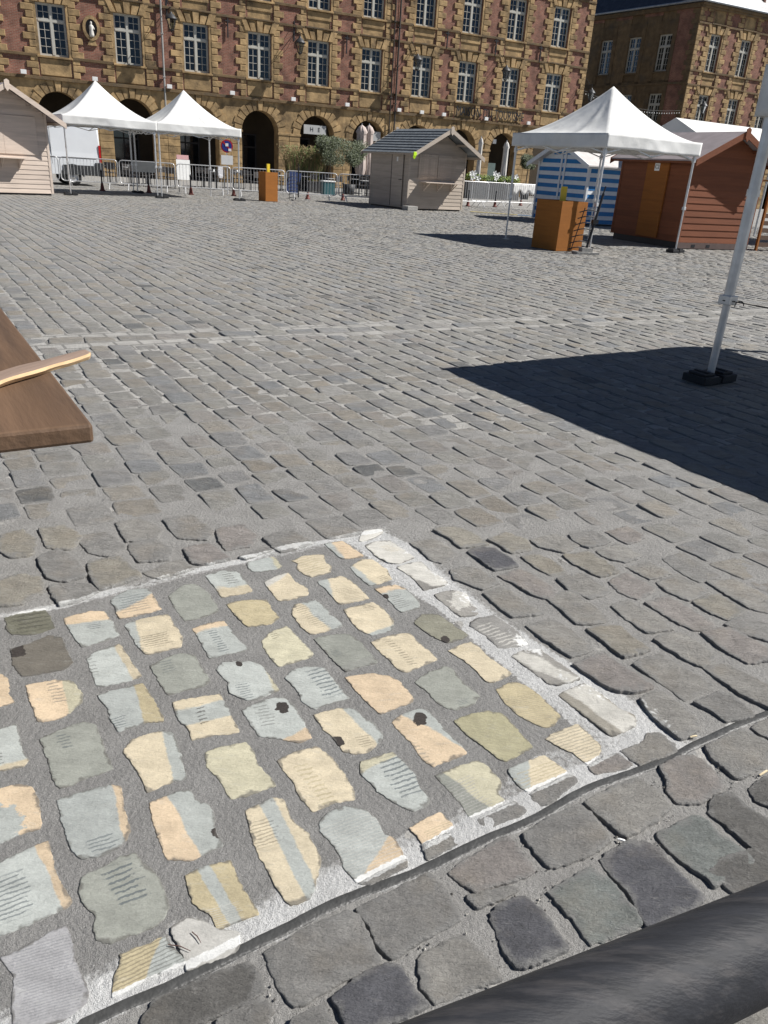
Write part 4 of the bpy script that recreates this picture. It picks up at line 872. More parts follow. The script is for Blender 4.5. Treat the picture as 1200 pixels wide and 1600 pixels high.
for i in range(0, len(ed), 2):
    a_, b_ = ed[i], ed[i + 1]
    if i == 0: SB(sw, a_, 1.8, -.5, 0, 0, 14.0); SB(stt, 1.8, b_, -.5, .012, 0, 13.5); SB(sw, 1.8, b_, -.5, 0, 13.5, 14.0)
    elif i == len(ed) - 2: SB(stt, a_, 10.8, -.5, .012, 0, 13.5); SB(sw, a_, 10.8, -.5, 0, 13.5, 14.0); SB(sw, 10.8, b_, -.5, 0, 0, 14.0)
    else: SB(stt, a_, b_, -.5, .012, 0, 13.5); SB(sw, a_, b_, -.5, 0, 13.5, 14.0)
for c in swn:
    lo = 0
    for za, zb in flR: SB(stt, c - hw, c + hw, -.49, -.03, lo, za); lo = zb
    SB(stt, c - hw, c + hw, -.49, -.03, lo, 14.0)
    for za, zb in flR:
        SB(stt, c - hw - .35, c - hw - .001, .0, .05, za - .9, zb + .9); SB(stt, c + hw + .001, c + hw + .35, .0, .05, za - .9, zb + .9); SB(stt, c - hw, c + hw, -.02, .049, zb + .02, zb + .88); SB(stt, c - hw - .1, c + hw + .1, .051, .12, za - .12, za - .01)
SB(stt, .01, Ls, .052, .10, 8.7, 8.85); SB(stt, .01, Ls, .052, .10, 4.6, 4.8); SB(stt, .01, Ls, .0, .25, 13.72, 14.0)
for k in range(40):
    z = .1 + k * .34; wq = .62 if k % 2 else .38; SB(stt, .01, wq, .0, .055, z + .01, z + .33)
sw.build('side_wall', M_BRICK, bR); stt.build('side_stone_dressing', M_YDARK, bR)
for c in swn:
    for za, zb in flR:
        f = add_window(bR, 0, 0, 2 * hw - .01, zb - za, 0, 2); p = dv * c + nv * (-.14); f.location = (p.x, p.y, za); f.rotation_euler = (0, 0, math.atan2(dv.y, dv.x) + math.pi)
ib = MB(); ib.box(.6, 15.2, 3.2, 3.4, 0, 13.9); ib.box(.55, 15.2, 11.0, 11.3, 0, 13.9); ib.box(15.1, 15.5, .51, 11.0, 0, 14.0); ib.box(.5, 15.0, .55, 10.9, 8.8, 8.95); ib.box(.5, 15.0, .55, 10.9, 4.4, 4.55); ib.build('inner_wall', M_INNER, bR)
# mansard roof following the two street fronts
tip = dv * Ls
rf = MB(); b0 = [(-.35, -.4), (15.9, -.4), (15.9, 15.2), (tip.x - .35, tip.y)]; t0 = [(2.2, 2.1), (13.5, 2.1), (13.5, 13.0), (tip.x + 2.2, tip.y - 2)]
rf.add([(x, y, 14.03) for x, y in b0] + [(x, y, 18.2) for x, y in t0], [(0, 1, 5, 4), (1, 2, 6, 5), (2, 3, 7, 6), (3, 0, 4, 7), (4, 5, 6, 7), (3, 2, 1, 0)])
ro = rf.build('roof', M_SLATE, bR); gt = MB(); gt.tube((-.4, -.46, 14.1), (15.9, -.46, 14.1), .08, 8); gt.tube((-.4, -.46, 14.1), (tip.x - .4, tip.y, 14.1), .08, 8); gt.build('gutter', M_ZINC, ro)
for dx in (3.9, 7.3, 10.9):
    d = MB(); z0 = 14.35; d.box(dx - .75, dx - .5, .1, 2, z0, z0 + 1.7); d.box(dx + .5, dx + .75, .1, 2, z0, z0 + 1.7); d.box(dx - .5, dx + .5, .1, 2, z0 + 1.5, z0 + 1.7); d.box(dx - .5, dx + .5, .1, 2, z0, z0 + .2); d.prism([(dx - .95, z0 + 1.7), (dx + .95, z0 + 1.7), (dx, z0 + 2.35)], -.05, 2.6, 1)
    do = d.build('dormer', [M_BRICK, M_SLATE], bR); add_window(do, dx, z0 + .2, 1.0, 1.3, .25, 0)

# ---- things fixed on the fronts (local facade coordinates u, height z)
def fpt(u, z=0, out=0.0):
    p = FORG + FE * u - FN * out; return (p[0], p[1], z)
def downpipe(u, label, m, z1=13.2, r=.055, z0=.0):
    b = MB(); b.tube((0, -.16, z0), (0, -.16, z1), r, 10)
    for z in np.arange(max(z0, 1), z1, 2.1): b.box(-.08, .08, -.23, -.04, z, z + .05)
    o = b.build('downpipe', m, None, (*fpt(u)[:2], 0), rad(FANG)); return tag(o, label, 'drainpipe')
downpipe(11.2, 'pale zinc downpipe running down the wall just right of the second window from the left', M_PIPE, z0=3.2)
downpipe(25.95, 'dark downpipe at the joint between the two brick house fronts', M_DARKPIPE, r=.06)
downpipe(25.6, 'thin dark pipe just left of the downpipe at the joint of the house fronts', M_DARKPIPE, r=.03, z0=3.4)
# lanterns hung from wrought brackets
def lantern(u, z, label, arm=1.0, base=None, ang=FANG, first=[None]):
    loc = base if base is not None else fpt(u)
    if first[0] is None:
        r = thing('wall_lantern', label, 'lantern', (loc[0], loc[1], z), rad(ang), 'wrought iron lanterns on the house fronts')
        b = MB(); b.tube((0, 0, .55), (0, -1.0, .55), .022, 6); b.tube((0, 0, 1.15), (0, -.75, .56), .015, 6); b.path([(0, -.02, .5), (0, -.2, .25), (0, -.45, .38), (0, -.7, .54)], .012, 5); b.box(-.04, .04, -.02, .02, .2, 1.2); b.tube((0, -1.0, .55), (0, -1.0, .3), .012, 5); b.build('bracket', M_IRON, r)
        c = MB(); c.lathe([(0, .36), (.06, .33), (.07, .27), (.18, .2), (.31, .04), (.33, .0), (.30, 0), (.13, .14), (0, .16)], 12, 0, 0, -1.0); c.build('lamp_cap', mat('lamp_cap_metal', (.04, .042, .045), .5), r)
        c = MB()
        for k in range(6):
            t = k * math.pi / 3; c.tube((.27 * math.cos(t), -1 + .27 * math.sin(t), 0), (.12 * math.cos(t), -1 + .12 * math.sin(t), -.50), .015, 4)
        c.lathe([(.12, -.48), (.14, -.51), (.05, -.56), (0, -.64)], 8, 0, 0, -1.0); c.build('cage', M_IRON, r)
        g = MB(); g.lathe([(.24, -.01), (.11, -.47)], 6, 0, 0, -1.0, False); g.build('lamp_glass', M_GLASS_T, r)
        first[0] = r; return r
    o = dup(first[0], label, (loc[0], loc[1], z), rad(ang)); return o
lantern(11.55, 8.05, 'lantern on an iron bracket between the second and third windows from the left')
lantern(2.9, 8.05, 'lantern at the top left corner, left of the leftmost tall window')
lantern(19.0, 7.75, 'lantern on an iron bracket left of the fifth window, against brick')
lantern(26.9, 7.7, 'lantern on an iron bracket right beside the dark downpipe')
lantern(33.7, 7.75, 'lantern above the wall lettering, between two windows')
lantern(41.2, 7.1, 'lantern on the far right corner of the brick house front')
lantern(0, 7.2, 'lantern hanging in front of the corner house across the street', base=tuple(orgR + FE * 1.2))
# small floodlights along the arcade band
bx = None
for u, lb in ((3.9, 'left of the first arch'), (7.45, 'between the first and second arches'), (11.45, 'at the foot of the zinc downpipe'), (15.1, 'left of the fourth arch'), (18.9, 'right of the open fourth arch'), (22.5, 'above the pier with the green planters'), (26.2, 'beside the dark downpipe above the grey hut'), (27.9, 'above the arch hidden by the grey hut roof'), (29.6, 'above the hut ridge'), (33.0, 'under the first half of the wall lettering'), (36.6, 'under the end of the wall lettering')):
    if bx is None:
        b = MB(); b.box(-.14, .14, -.30, -.17, -.09, .11); b.box(-.02, .02, -.18, -.02, -.02, .02); bx = b.build('floodlight', M_WHITE, None, fpt(u, 4.86), rad(FANG), bevel=.01); tag(bx, 'small white floodlight on the stone band ' + lb, 'floodlight', 'small floodlights above the arcade')
    else:
        c = bx.copy(); COL.objects.link(c); c.location = fpt(u, 4.86); c['label'] = 'small white floodlight on the stone band ' + lb
# oval niche with a statue
r = thing('oval_niche', 'oval stone niche with a small pale statue between the two leftmost windows', 'statue niche', fpt(7.5, 7.25), rad(FANG))
b = MB(); N = 28; ri = []
for k in range(N):
    t0 = 2 * math.pi * k / N; t1 = 2 * math.pi * (k + 1) / N
    def q(t, a, c_): return (a * math.cos(t), c_ * math.sin(t))
    b.prism([q(t0, .30, .42), q(t0, .44, .58), q(t1, .44, .58), q(t1, .30, .42)], -.14, .01)
b.prism([(-.25, -.8), (.25, -.8), (.15, -.58), (-.15, -.58)], -.1, .01); b.build('niche_frame', M_YSTONE, r)
b = MB(); b.prism([(.31 * math.cos(2 * math.pi * k / 24), .43 * math.sin(2 * math.pi * k / 24)) for k in range(24)], -.02, .01); b.build('niche_back', M_DOORWOOD, r)
b = MB(); b.lathe([(0, -.40), (.12, -.40), (.13, -.3), (.10, -.1), (.12, .05), (.09, .14), (.035, .17), (.06, .22), (.06, .28), (0, .34)], 12, 0, .0, -.08); b.tube((.09, -.08, .1), (.14, -.16, -.05), .03, 6); b.tube((-.09, -.08, .1), (-.04, -.17, -.02), .03, 6); b.build('statue', mat('pale_stone', (.6, .58, .53), .8), r)
# wall lettering
cu_ = bpy.data.curves.new('lettering', 'FONT'); cu_.body = 'MAISON DU TOURISME'; cu_.size = .78; cu_.extrude = .02; cu_.space_character = 1.06; cu_.resolution_u = 3; tmp = bpy.data.objects.new('tmp', cu_); COL.objects.link(tmp)
bpy.context.view_layer.update(); me = bpy.data.meshes.new_from_object(tmp); bpy.data.objects.remove(tmp); wid = max(v.co.x for v in me.vertices) 
for v in me.vertices: v.co = Vector((v.co.x / wid * 5.6, -v.co.z - .12, v.co.y))
me.materials.clear(); me.materials.append(M_IRON); lo = bpy.data.objects.new('wall_lettering', me); COL.objects.link(lo); lo.location = fpt(30.55, 4.93, .1); lo.rotation_euler = (0, 0, rad(FANG)); tag(lo, 'dark metal letters reading MAISON DU TOURISME on the stone above the arches', 'lettering')
# iron wall anchors
an = None
for u, z, lb in ((14.95, 8.25, 'between third and fourth windows'), (22.4, 8.25, 'between fifth and sixth windows'), (29.5, 9.3, 'left of the second window of the lettered house'), (33.3, 9.3, 'near the middle of the lettered house'), (37.0, 9.3, 'right of centre on the lettered house')):
    if an is None:
        b = MB(); b.box(-.03, .03, -.12, -.06, -.6, .35); b.box(-.16, .16, -.115, -.065, .2, .25); an = b.build('wall_anchor', M_IRON, None, fpt(u, z), rad(FANG)); tag(an, 'dark iron anchor bar on the brick ' + lb, 'wall anchor', 'iron anchors on the brickwork')
    else: c = an.copy(); COL.objects.link(c); c.location = fpt(u, z); c['label'] = 'dark iron anchor bar on the brick ' + lb
# shop signs inside the arches
def board(name, label, u, z, w_, h_, y, m, cat, txt=None, sz=.3):
    r = thing(name, label, cat, fpt(u, z), rad(FANG)); b = MB(); b.box(-w_ / 2, w_ / 2, y, y + .05, 0, h_); b.build('panel', m, r)
    if txt:
        c = bpy.data.curves.new('t', 'FONT'); c.body = txt; c.size = sz; c.extrude = .004; c.align_x = 'CENTER'; c.align_y = 'CENTER'; tt = bpy.data.objects.new('t', c); COL.objects.link(tt); bpy.context.view_layer.update(); me = bpy.data.meshes.new_from_object(tt); bpy.data.objects.remove(tt)
        for v in me.vertices: v.co = Vector((v.co.x, y - .006 - v.co.z, v.co.y + h_ / 2))
        me.materials.clear(); me.materials.append(M_IRON); o = bpy.data.objects.new('sign_text', me); COL.objects.link(o); o.parent = r
    return r
M_SIGN = mat('sign_board', (.42, .42, .41), .6, var=.08)
board('shop_sign', 'long pale shop sign with dark letters hung in the arch behind the planters', 20.5, 3.05, 1.5, .52, .1, M_SIGN, 'sign', 'H   E', .34)
board('shop_sign', 'short pale sign panel in the arch behind the folded beige parasol', 24.75, 2.95, .75, .55, .1, M_SIGN, 'sign')
board('shop_sign', 'small white diamond sign in the arch of the lettered house', 34.2, 3.4, .28, .28, .2, M_WHITE, 'sign')
board('notice_board', 'greenish notice board standing in the arch of the lettered house', 34.2, .9, .7, 1.25, .3, mat('notice_green', (.12, .16, .15), .5), 'notice board')
# shopfronts behind the arcade
sf = None
for i, c in enumerate(winsA2 + winsB):
    if sf is None:
        sf = thing('shop_door', '', 'door', fpt(c, 0, -3.5), rad(FANG), 'glazed shop doors in the shade of the arcade')
        b = MB(); b.box(-.9, -.8, -.06, 0, 0, 2.9); b.box(.8, .9, -.06, 0, 0, 2.9); b.box(-.8, .8, -.06, 0, 2.8, 2.9); b.box(-.04, .04, -.06, 0, 0, 2.8); b.box(-.8, -.04, -.06, 0, 2.05, 2.15); b.box(.04, .8, -.06, 0, 2.05, 2.15); b.build('frame', M_DOORWOOD, sf)
        b = MB(); b.box(-.8, .8, -.03, -.02, .02, 2.8); b.build('pane', M_GLASS, sf); cur = sf
    else: cur = dup(sf, '', fpt(c, 0, -3.5), rad(FANG))
    cur['label'] = 'glazed shop door in the shade behind arch %s' % ['left of the beige hut', 'by the beige hut', 'behind the white van', 'behind the left tent', 'at the menu board', 'right of the twin tents', 'with the long pale shop sign', 'behind the folded beige parasol', 'hidden by the grey hut roof', 'at the right eave of the grey hut', 'with the notice board', 'behind the striped hut'][i]
# string of lights over the side street
r = thing('string_lights', 'thin sagging string of small lights across the side street at the right', 'string lights'); pa = Vector(fpt(41.3, 7.35)); pb = Vector((*(orgR + FE * .3), 6.9)); b = MB(); prev = None; bb = MB(); bb.lathe([(0, -.22), (.03, -.2), (.035, -.16), (.02, -.13), (0, -.13)], 6); bulb = None
for k in range(41):
    t = k / 40; p = pa.lerp(pb, t); p.z -= 1.1 * 4 * t * (1 - t) * .45
    if prev is not None: b.tube(prev, p, .012, 4)
    if 0 < k < 40:
        b.tube(p, p - Vector((0, 0, .14)), .006, 4)
        if bulb is None: bulb = bb.build('bulb', M_WHITE, r, tuple(p))
        else: o = bulb.copy(); COL.objects.link(o); o.parent = r; o.location = p
    prev = p
b.build('cable', M_IRON, r)

# ================================================================== THINGS ON THE SQUARE
M_CANVAS = mat('white_canvas', (.74, .74, .72), .75, var=.06, scale=2.5, bump=.35, bscale=5, trans=.10, dirt=((.5, .5, .48), .35), dscale=2.2)
M_ALU = mat('aluminium', (.58, .58, .58), .38, metal=.55, var=.15, scale=12)
M_BLACK = mat('black_rubber', (.018, .018, .02), .65, var=.3, scale=20, bump=.2)
M_GALV = mat('galvanised_steel', (.62, .62, .62), .42, metal=.35, var=.15, scale=10)
M_CONC = mat('concrete_block', (.33, .32, .30), .95, var=.2, scale=20, bump=.4)

def marquee(name, label, cx, cy, ang, weights, peak=3.5, edge=2.36, drop=.28, h=1.5, leg=1.43, seed=1, cat='tent', lw=1.0, zj=.98):
    r = thing(name, label, cat, (cx, cy, 0), rad(ang), None)
    rnd = random.Random(seed); n = 40; V = []; F = []; ctr = {}
    g = np.linspace(-1, 1, n + 1)
    X, Y = np.meshgrid(g, g); m = np.maximum(np.abs(X), np.abs(Y)); a = np.arctan2(Y, X)
    prof = (1 - m) ** 1.55; Z = edge + (peak - edge) * prof
    hip = 1 - (np.minimum(np.abs(X), np.abs(Y)) / np.maximum(m, 1e-3)) ** 4; Z += .07 * fbm(a * 5 + seed, m * 1.5, seed, 3) * (m ** .5) * 2 * np.minimum(1, 6 * (1 - m)) * hip
    Z -= .05 * np.minimum(1, (1 - m) * 5) * (1 - (np.minimum(np.abs(X), np.abs(Y)) / np.maximum(m, 1e-3)) ** 2) * m        # cloth sags between the hips
    V = np.c_[X.ravel() * h, Y.ravel() * h, Z.ravel()]; i = (np.arange(n)[:, None] * (n + 1) + np.arange(n)[None]).ravel(); Q = np.c_[i, i + 1, i + n + 2, i + n + 1]
    cx_ = (X[:-1, :-1] + X[1:, 1:]) / 2; cy_ = (Y[:-1, :-1] + Y[1:, 1:]) / 2; dg = (cx_ * cy_ >= 0).ravel(); T = np.vstack([np.where(dg[:, None], Q[:, [0, 1, 2]], Q[:, [0, 1, 3]]), np.where(dg[:, None], Q[:, [0, 2, 3]], Q[:, [1, 2, 3]])]); me = bpy.data.meshes.new('canopy'); fast_mesh(me, V, np.zeros((0, 4), int), T); me.materials.append(M_CANVAS); o = bpy.data.objects.new('canopy', me); COL.objects.link(o); o.parent = r
    so_ = o.modifiers.new('s', 'SOLIDIFY'); so_.thickness = .004; so_.offset = -1
    # valance: a strip round the four sides, slightly wavy
    per = []; k = 48
    for s, (ax, ay, bx, by) in enumerate(((-1, -1, 1, -1), (1, -1, 1, 1), (1, 1, -1, 1), (-1, 1, -1, -1))):
        for j in range(k): t = j / k; per.append((ax + (bx - ax) * t, ay + (by - ay) * t, (-0 if s in (1, 3) else 0), s, t))
    V = []; nz = 6
    for (x, y, _, s, t) in per:
        nx, ny = ((0, -1), (1, 0), (0, 1), (-1, 0))[s]; c = math.sin(math.pi * t)
        for q in range(nz + 1):
            zz = q / nz; w_ = c * (.03 * math.sin(t * 9 + s + seed) * zz + .015 * float(fbm(t * 14 + s * 7, zz * 2, seed + 3, 2)) * 2); hh = h + .012
            V.append((x * hh + nx * w_, y * hh + ny * w_, edge + .012 - (drop + .01 * c * math.sin(t * 7 + seed)) * zz))
    N = len(per); Q = []
    for i in range(N):
        for q in range(nz): a0 = i * (nz + 1) + q; b0 = ((i + 1) % N) * (nz + 1) + q; Q.append((a0, a0 + 1, b0 + 1, b0))
    me = bpy.data.meshes.new('valance'); fast_mesh(me, np.array(V), np.array(Q)); me.materials.append(M_CANVAS); vo = bpy.data.objects.new('valance', me); COL.objects.link(vo); vo.parent = r
    so_ = vo.modifiers.new('s', 'SOLIDIFY'); so_.thickness = .003
    b = MB()                                                     # scissor frame under the roof
    for (ax, ay), (bx, by) in (((-1, -1), (1, -1)), ((1, -1), (1, 1)), ((1, 1), (-1, 1)), ((-1, 1), (-1, -1))):
        A = Vector((ax * leg, ay * leg, 0)); B = Vector((bx * leg, by * leg, 0)); Mi = (A + B) / 2; zt, zb = edge - .05, edge - .36
        for P0, P1 in ((A, Mi), (Mi, B)):
            b.sq(P0 + Vector((0, 0, zt)), P1 + Vector((0, 0, zb)), .022); b.sq(P0 + Vector((0, 0, zb)), P1 + Vector((0, 0, zt)), .022)
        b.sq(Mi + Vector((0, 0, zt)), Vector((0, 0, edge + .15)), .022); b.sq(Mi + Vector((0, 0, zb)), Vector((0, 0, edge - .15)), .022)
    b.tube((0, 0, edge - .25), (0, 0, peak - .02), .02, 8); b.build('frame', M_ALU, r)
    for (sx_, sy_), wt in zip(((-1, -1), (1, -1), (1, 1), (-1, 1)), weights):
        x, y = sx_ * leg, sy_ * leg; b = MB(); b.tube((x, y, zj), (x, y, edge - .02), .028 * lw, 8); b.tube((x, y, .01), (x, y, zj + .02), .021 * lw, 8); b.box(x - .034 * lw, x + .034 * lw, y - .034 * lw, y + .034 * lw, zj - .03, zj + .04); b.tube((x, y, 1.42), (x, y, 1.47), .033 * lw, 8)
        b.box(x - .033, x + .033, y - .033, y + .033, edge - .40, edge - .30)
        lg = b.build('leg', M_ALU, r, bevel=.004)
        f = MB(); f.box(x - .07, x + .07, y - .06, y + .06, .002, .012); f.build('foot_plate', M_ALU, lg)
        if wt == 'b':
            w_ = MB()
            for s_ in (-1, 1):
                xx = x + s_ * .115; w_.box(xx - .09, xx + .09, y - .11, y + .11, .0125, .075); w_.box(xx - .065, xx + .065, y - .08, y + .08, .0755, .095); w_.box(xx - .015, xx + .015, y - .07, y + .07, .095, .105)
            w_.box(x - .03, x + .03, y - .10, y - .05, .0126, .06); w_.build('ballast_weight', M_BLACK, lg, bevel=.02)
    return r
def centre(L, ang, a, b): return np.array(L) + a * e(ang) + b * e(ang + 90)
c = centre(at(113, 305), 34, 1.43, 1.43); cA = centre(at(248.5, 310) , 34, -1.47, 1.43); marquee('marquee_tent', 'left one of two joined white pop-up tents, beside the beige wooden hut', *cA, 34, 'bn n'.replace(' ', 'n'), seed=2)
cB = centre(at(251.5, 310), 34, 1.47, 1.43); marquee('marquee_tent', 'right one of two joined white pop-up tents, in front of the steel barriers', *cB, 34, 'bbnb', seed=5)
cR = centre(at(920, 395), 33, 1.43, 1.43); marquee('marquee_tent', 'white pop-up tent standing over the orange box, before the red and striped huts', *cR, 33, 'nbnn', peak=3.42, seed=9)
cN = centre(at(1107, 597), 33, 1.43, -1.43); near_t = marquee('marquee_tent', 'nearest white pop-up tent, mostly out of view at the right, throwing the large dark shadow', *cN, 33, 'nnnb', peak=3.2, edge=2.27, drop=.33, seed=12, lw=1.5, zj=.66)
marquee('marquee_tent', 'white tent roof far right, behind the red wooden hut', 13.1, 26.2, 33, 'nnnn', peak=3.1, edge=2.5, seed=14)
pN = at(1107, 597); b = MB(); b.tube((-.03, -.03, 0), (-.03, .03, 0), .006, 6); b.tube((.0, -.032, 0), (.20, -.06, -.02), .004, 5); b.tube((.20, -.06, -.02), (.34, -.07, -.035), .006, 5)
for k in range(10):
    t = k * .63; t2 = t + .63; b.tube((.05 * math.cos(t), .05 * math.sin(t), 0), (.05 * math.cos(t2), .05 * math.sin(t2), 0), .006, 5)
for k in range(7):
    t = k * .5; t2 = t + .5; b.tube((.08 + .035 * math.cos(t), -.045, -.03 + .035 * math.sin(t)), (.08 + .035 * math.cos(t2), -.045, -.03 + .035 * math.sin(t2)), .004, 5)
tag(b.build('bungee_cord', M_BLACK, None, (pN[0], pN[1], .66)), 'black cord tied round the near tent pole at knee height with a loose end', 'cord')

# ---- wooden huts
def boards(mb, x0, x1, z0, z1, y, out, step=.135, m=0, axis='x', topfn=None):
    """lapped boards on a wall; 'out' is -1 or +1, the side the laps face"""
    z = z0
    while z < z1 - .01:
        zt = min(z + step, z1); zc = (z + zt) / 2; xa, xb = (x0, x1) if topfn is None else topfn(zt)
        if xb - xa > .03:
            a = y + out * .030; bb = y + out * .016
            if axis == 'x': mb.add([(xa, y, z), (xb, y, z), (xb, a, z), (xa, a, z), (xa, y, zt), (xb, y, zt), (xb, bb, zt), (xa, bb, zt)], [(0, 1, 2, 3), (4, 7, 6, 5), (0, 3, 7, 4), (1, 5, 6, 2), (3, 2, 6, 7), (0, 4, 5, 1)], m)
            else: mb.add([(y, xa, z), (y, xb, z), (a, xb, z), (a, xa, z), (y, xa, zt), (y, xb, zt), (bb, xb, zt), (bb, xa, zt)], [(0, 1, 2, 3), (4, 7, 6, 5), (0, 3, 7, 4), (1, 5, 6, 2), (3, 2, 6, 7), (0, 4, 5, 1)], m)
        z = zt
def hut(name, label, org, ang, W, D, ez, rz, ovf, ovs, Mw, Mtrim, Mroof, corrugated=False, base=.06, step=.135, cat='hut', rear_ov=.25):
    r = thing(name, label, cat, (*org, 0), rad(ang)); b = MB(); xm = W / 2; sl = (rz - ez) / (xm)
    def tf(z):
        if z <= ez: return (0, W)
        k = (z - ez) / sl; return (k, W - k)
    b.box(.02, W - .02, .02, D - .02, base, ez); b.prism([(.02, ez), (W - .02, ez), (xm, rz - .02)], .02, D - .02)
    boards(b, 0, W, base, rz - .05, .02, -1, step, topfn=tf); boards(b, 0, W, base, rz - .05, D - .02, 1, step, topfn=tf)
    boards(b, 0.0, D, base, ez, .02, -1, step, axis='y'); boards(b, 0.0, D, base, ez, W - .02, 1, step, axis='y')
    b.build('wall', Mw, r)
    t = MB()
    for x, y in ((-.015, -.015), (W - .055, -.015), (-.015, D - .055), (W - .055, D - .055)): t = MB(); t.box(x, x + .07, y, y + .07, base, ez); t.build('corner_post', Mtrim, r)
    f = MB(); f.box(.05, W - .05, .05, D - .05, .0, base); f.build('floor_frame', M_DOORWOOD, r)
    ro = MB(); y0, y1 = -ovf, D + rear_ov; th = .035
    for s in (-1, 1):
        xe = xm + s * (xm + ovs); ze = ez - sl * ovs
        if corrugated:
            n = int((y1 - y0) / .045); 
            for k in range(n):
                ya = y0 + (y1 - y0) * k / n; yb = y0 + (y1 - y0) * (k + 1) / n; za = .018 * (k % 2); zb = .018 * ((k + 1) % 2)
                ro.add([(xm, ya, rz + .03 + za), (xm, yb, rz + .03 + zb), (xe, yb, ze + .03 + zb), (xe, ya, ze + .03 + za)], [(0, 1, 2, 3)])
                ro.add([(xm, ya, rz + .028), (xm, yb, rz + .028), (xe, yb, ze + .028), (xe, ya, ze + .028)], [(3, 2, 1, 0)])
            for q in range(1, 9):   # tile-like steps pressed in the sheets
                u = q / 9; xx = xm + (xe - xm) * u; zz = rz + (ze - rz) * u + .052; ro.add([(xx, y0, zz), (xx, y1, zz), (xx + s * .03, y1, zz - .002), (xx + s * .03, y0, zz - .002), (xx, y0, zz - .03), (xx, y1, zz - .03)], [(0, 1, 2, 3), (0, 4, 5, 1)])
        else:
            ro.add([(xm, y0, rz), (xm, y1, rz), (xe, y1, ze), (xe, y0, ze), (xm, y0, rz + th), (xm, y1, rz + th), (xe, y1, ze + th), (xe, y0, ze + th)], [(0, 3, 2, 1), (4, 5, 6, 7), (0, 4, 7, 3), (1, 2, 6, 5), (3, 7, 6, 2)])
    roo = ro.build('roof', Mroof, r)
    bb = MB()
    for yy in (y0 - .02, y1):
        for s in (-1, 1):
            xe = xm + s * (xm + ovs + .02); ze = ez - sl * (ovs + .02); p = [(xm, rz + .05), (xe, ze + .05), (xe, ze - .10), (xm, rz - .10)]; bb.prism(p if s < 0 else p[::-1], yy, yy + .025)
        bb.prism([(xm - .07, rz + .08), (xm, rz + .12), (xm + .07, rz + .08), (xm + .07, rz - .10), (xm, rz - .2), (xm - .07, rz - .10)], yy - .022, yy - .001)
    for s in (-1, 1):                                             # purlins under the overhang
        for u in (.08, .5, .95): xx = xm + s * (xm + ovs) * u; zz = rz - sl * (xm + ovs) * u; bb.box(xx - .03, xx + .03, y0 + .01, y1 - .01, zz - .08, zz - .002)
    bb.build('bargeboard', Mtrim, roo)
    return r
wood = lambda nm, c_, **k: mat(nm, c_, .8, var=.12, scale=3, bump=.25, bscale=30, island=.10, stretch=(.5, .5, 6), dirt=(tuple(x * .55 for x in c_), .35), dscale=1.2, **k)
M_BEIGE = wood('beige_boards', (.57, .475, .40)); M_BEIGE_SHADE = wood('shaded_beige_boards', (.45, .385, .32)); M_RED = wood('red_stained_boards', (.195, .066, .029)); M_OCHRE = wood('ochre_board', (.27, .095, .016))  # middle hut: same boards as the beige hut, with shade darkened into the colour
M_FELT = mat('grey_roof_felt', (.27, .235, .24), .9, var=.15, scale=4); M_CORR = mat('grey_corrugated_sheet', (.15, .165, .178), .5, var=.25, scale=6); M_SHING = mat('pale_roof_felt', (.55, .52, .50), .9, var=.15, scale=5)

hL = at(84, 306) - 2.3 * e(41)
h1 = hut('wooden_hut', 'beige wooden market hut at the left edge, with a small serving shelf', hL, 41, 2.3, 2.3, 2.3, 3.0, .5, .42, M_BEIGE, M_BEIGE, M_FELT)
b = MB(); b.box(.15, 1.55, -.38, -.0, 1.03, 1.06); 
for x in (.35, .85, 1.35): b.prism([(x, .75), (x + .03, .75), (x + .03, 1.03), (x, 1.03)], -.05, -.02); b.sq((x + .015, -.04, .78), (x + .015, -.32, 1.03), .03)
b.build('serving_shelf', M_BEIGE, h1); b = MB(); b.box(.1, 1.98, -.028, -.012, 1.15, 2.2); b.box(1.02, 1.03, -.032, -.02, 1.16, 2.19); b.build('shutter', M_BEIGE, h1)
hM = at(635, 328)
h2 = hut('wooden_hut', 'grey-beige wooden hut with dark corrugated roof in the middle of the square', hM, 34, 2.66, 2.75, 2.12, 2.85, .72, .32, M_BEIGE_SHADE, M_BEIGE_SHADE, M_CORR, corrugated=True)
b = MB(); 
for x0_, x1_ in ((.42, 1.29), (1.31, 2.18)):
    n_ = 8
    for k in range(n_): xa = x0_ + (x1_ - x0_) * k / n_; b.box(xa + .003, xa + (x1_ - x0_) / n_ - .003, -.034, -.012, 1.13, 1.98)
    b.box(x0_, x1_, -.042, -.0341, 1.2, 1.27); b.box(x0_, x1_, -.042, -.0341, 1.83, 1.9)
b.build('shutter', M_BEIGE_SHADE, h2)
b = MB(); b.box(.5, 2.25, -.48, -.0, 1.0, 1.03)
for x in (.7, 1.35, 2.0): b.box(x, x + .03, -.05, -.02, .7, 1.0); b.sq((x + .015, -.04, .72), (x + .015, -.42, 1.0), .03)
b.build('serving_shelf', M_BEIGE, h2)
b = MB(); b.box(-.035, -.012, .35, 1.15, .1, 2.0); d_ = b.build('door', M_BEIGE_SHADE, h2); b = MB(); b.box(-.042, -.0355, .33, .36, .1, 2.02); b.box(-.042, -.0355, 1.14, 1.17, .1, 2.02); b.box(-.042, -.0355, .36, 1.14, 2.0, 2.03); b.build('door_frame', M_DOORWOOD, d_)
b = MB(); b.tube((-.03, .42, 1.05), (-.09, .42, 1.05), .012, 6); b.tube((-.09, .42, 1.05), (-.09, .54, 1.05), .011, 6); b.build('handle', M_IRON, d_)
b = MB(); b.box(-.04, -.0352, .72, .82, 1.68, 1.84); b.build('notice', M_WHITE, d_)
tag(MB().box(-.28, .18, -.5, -.12, 0, .16).build('concrete_block', M_CONC, None, (*hM, 0), rad(34), bevel=.01), 'pale concrete block at the front corner of the grey-beige hut', 'block')
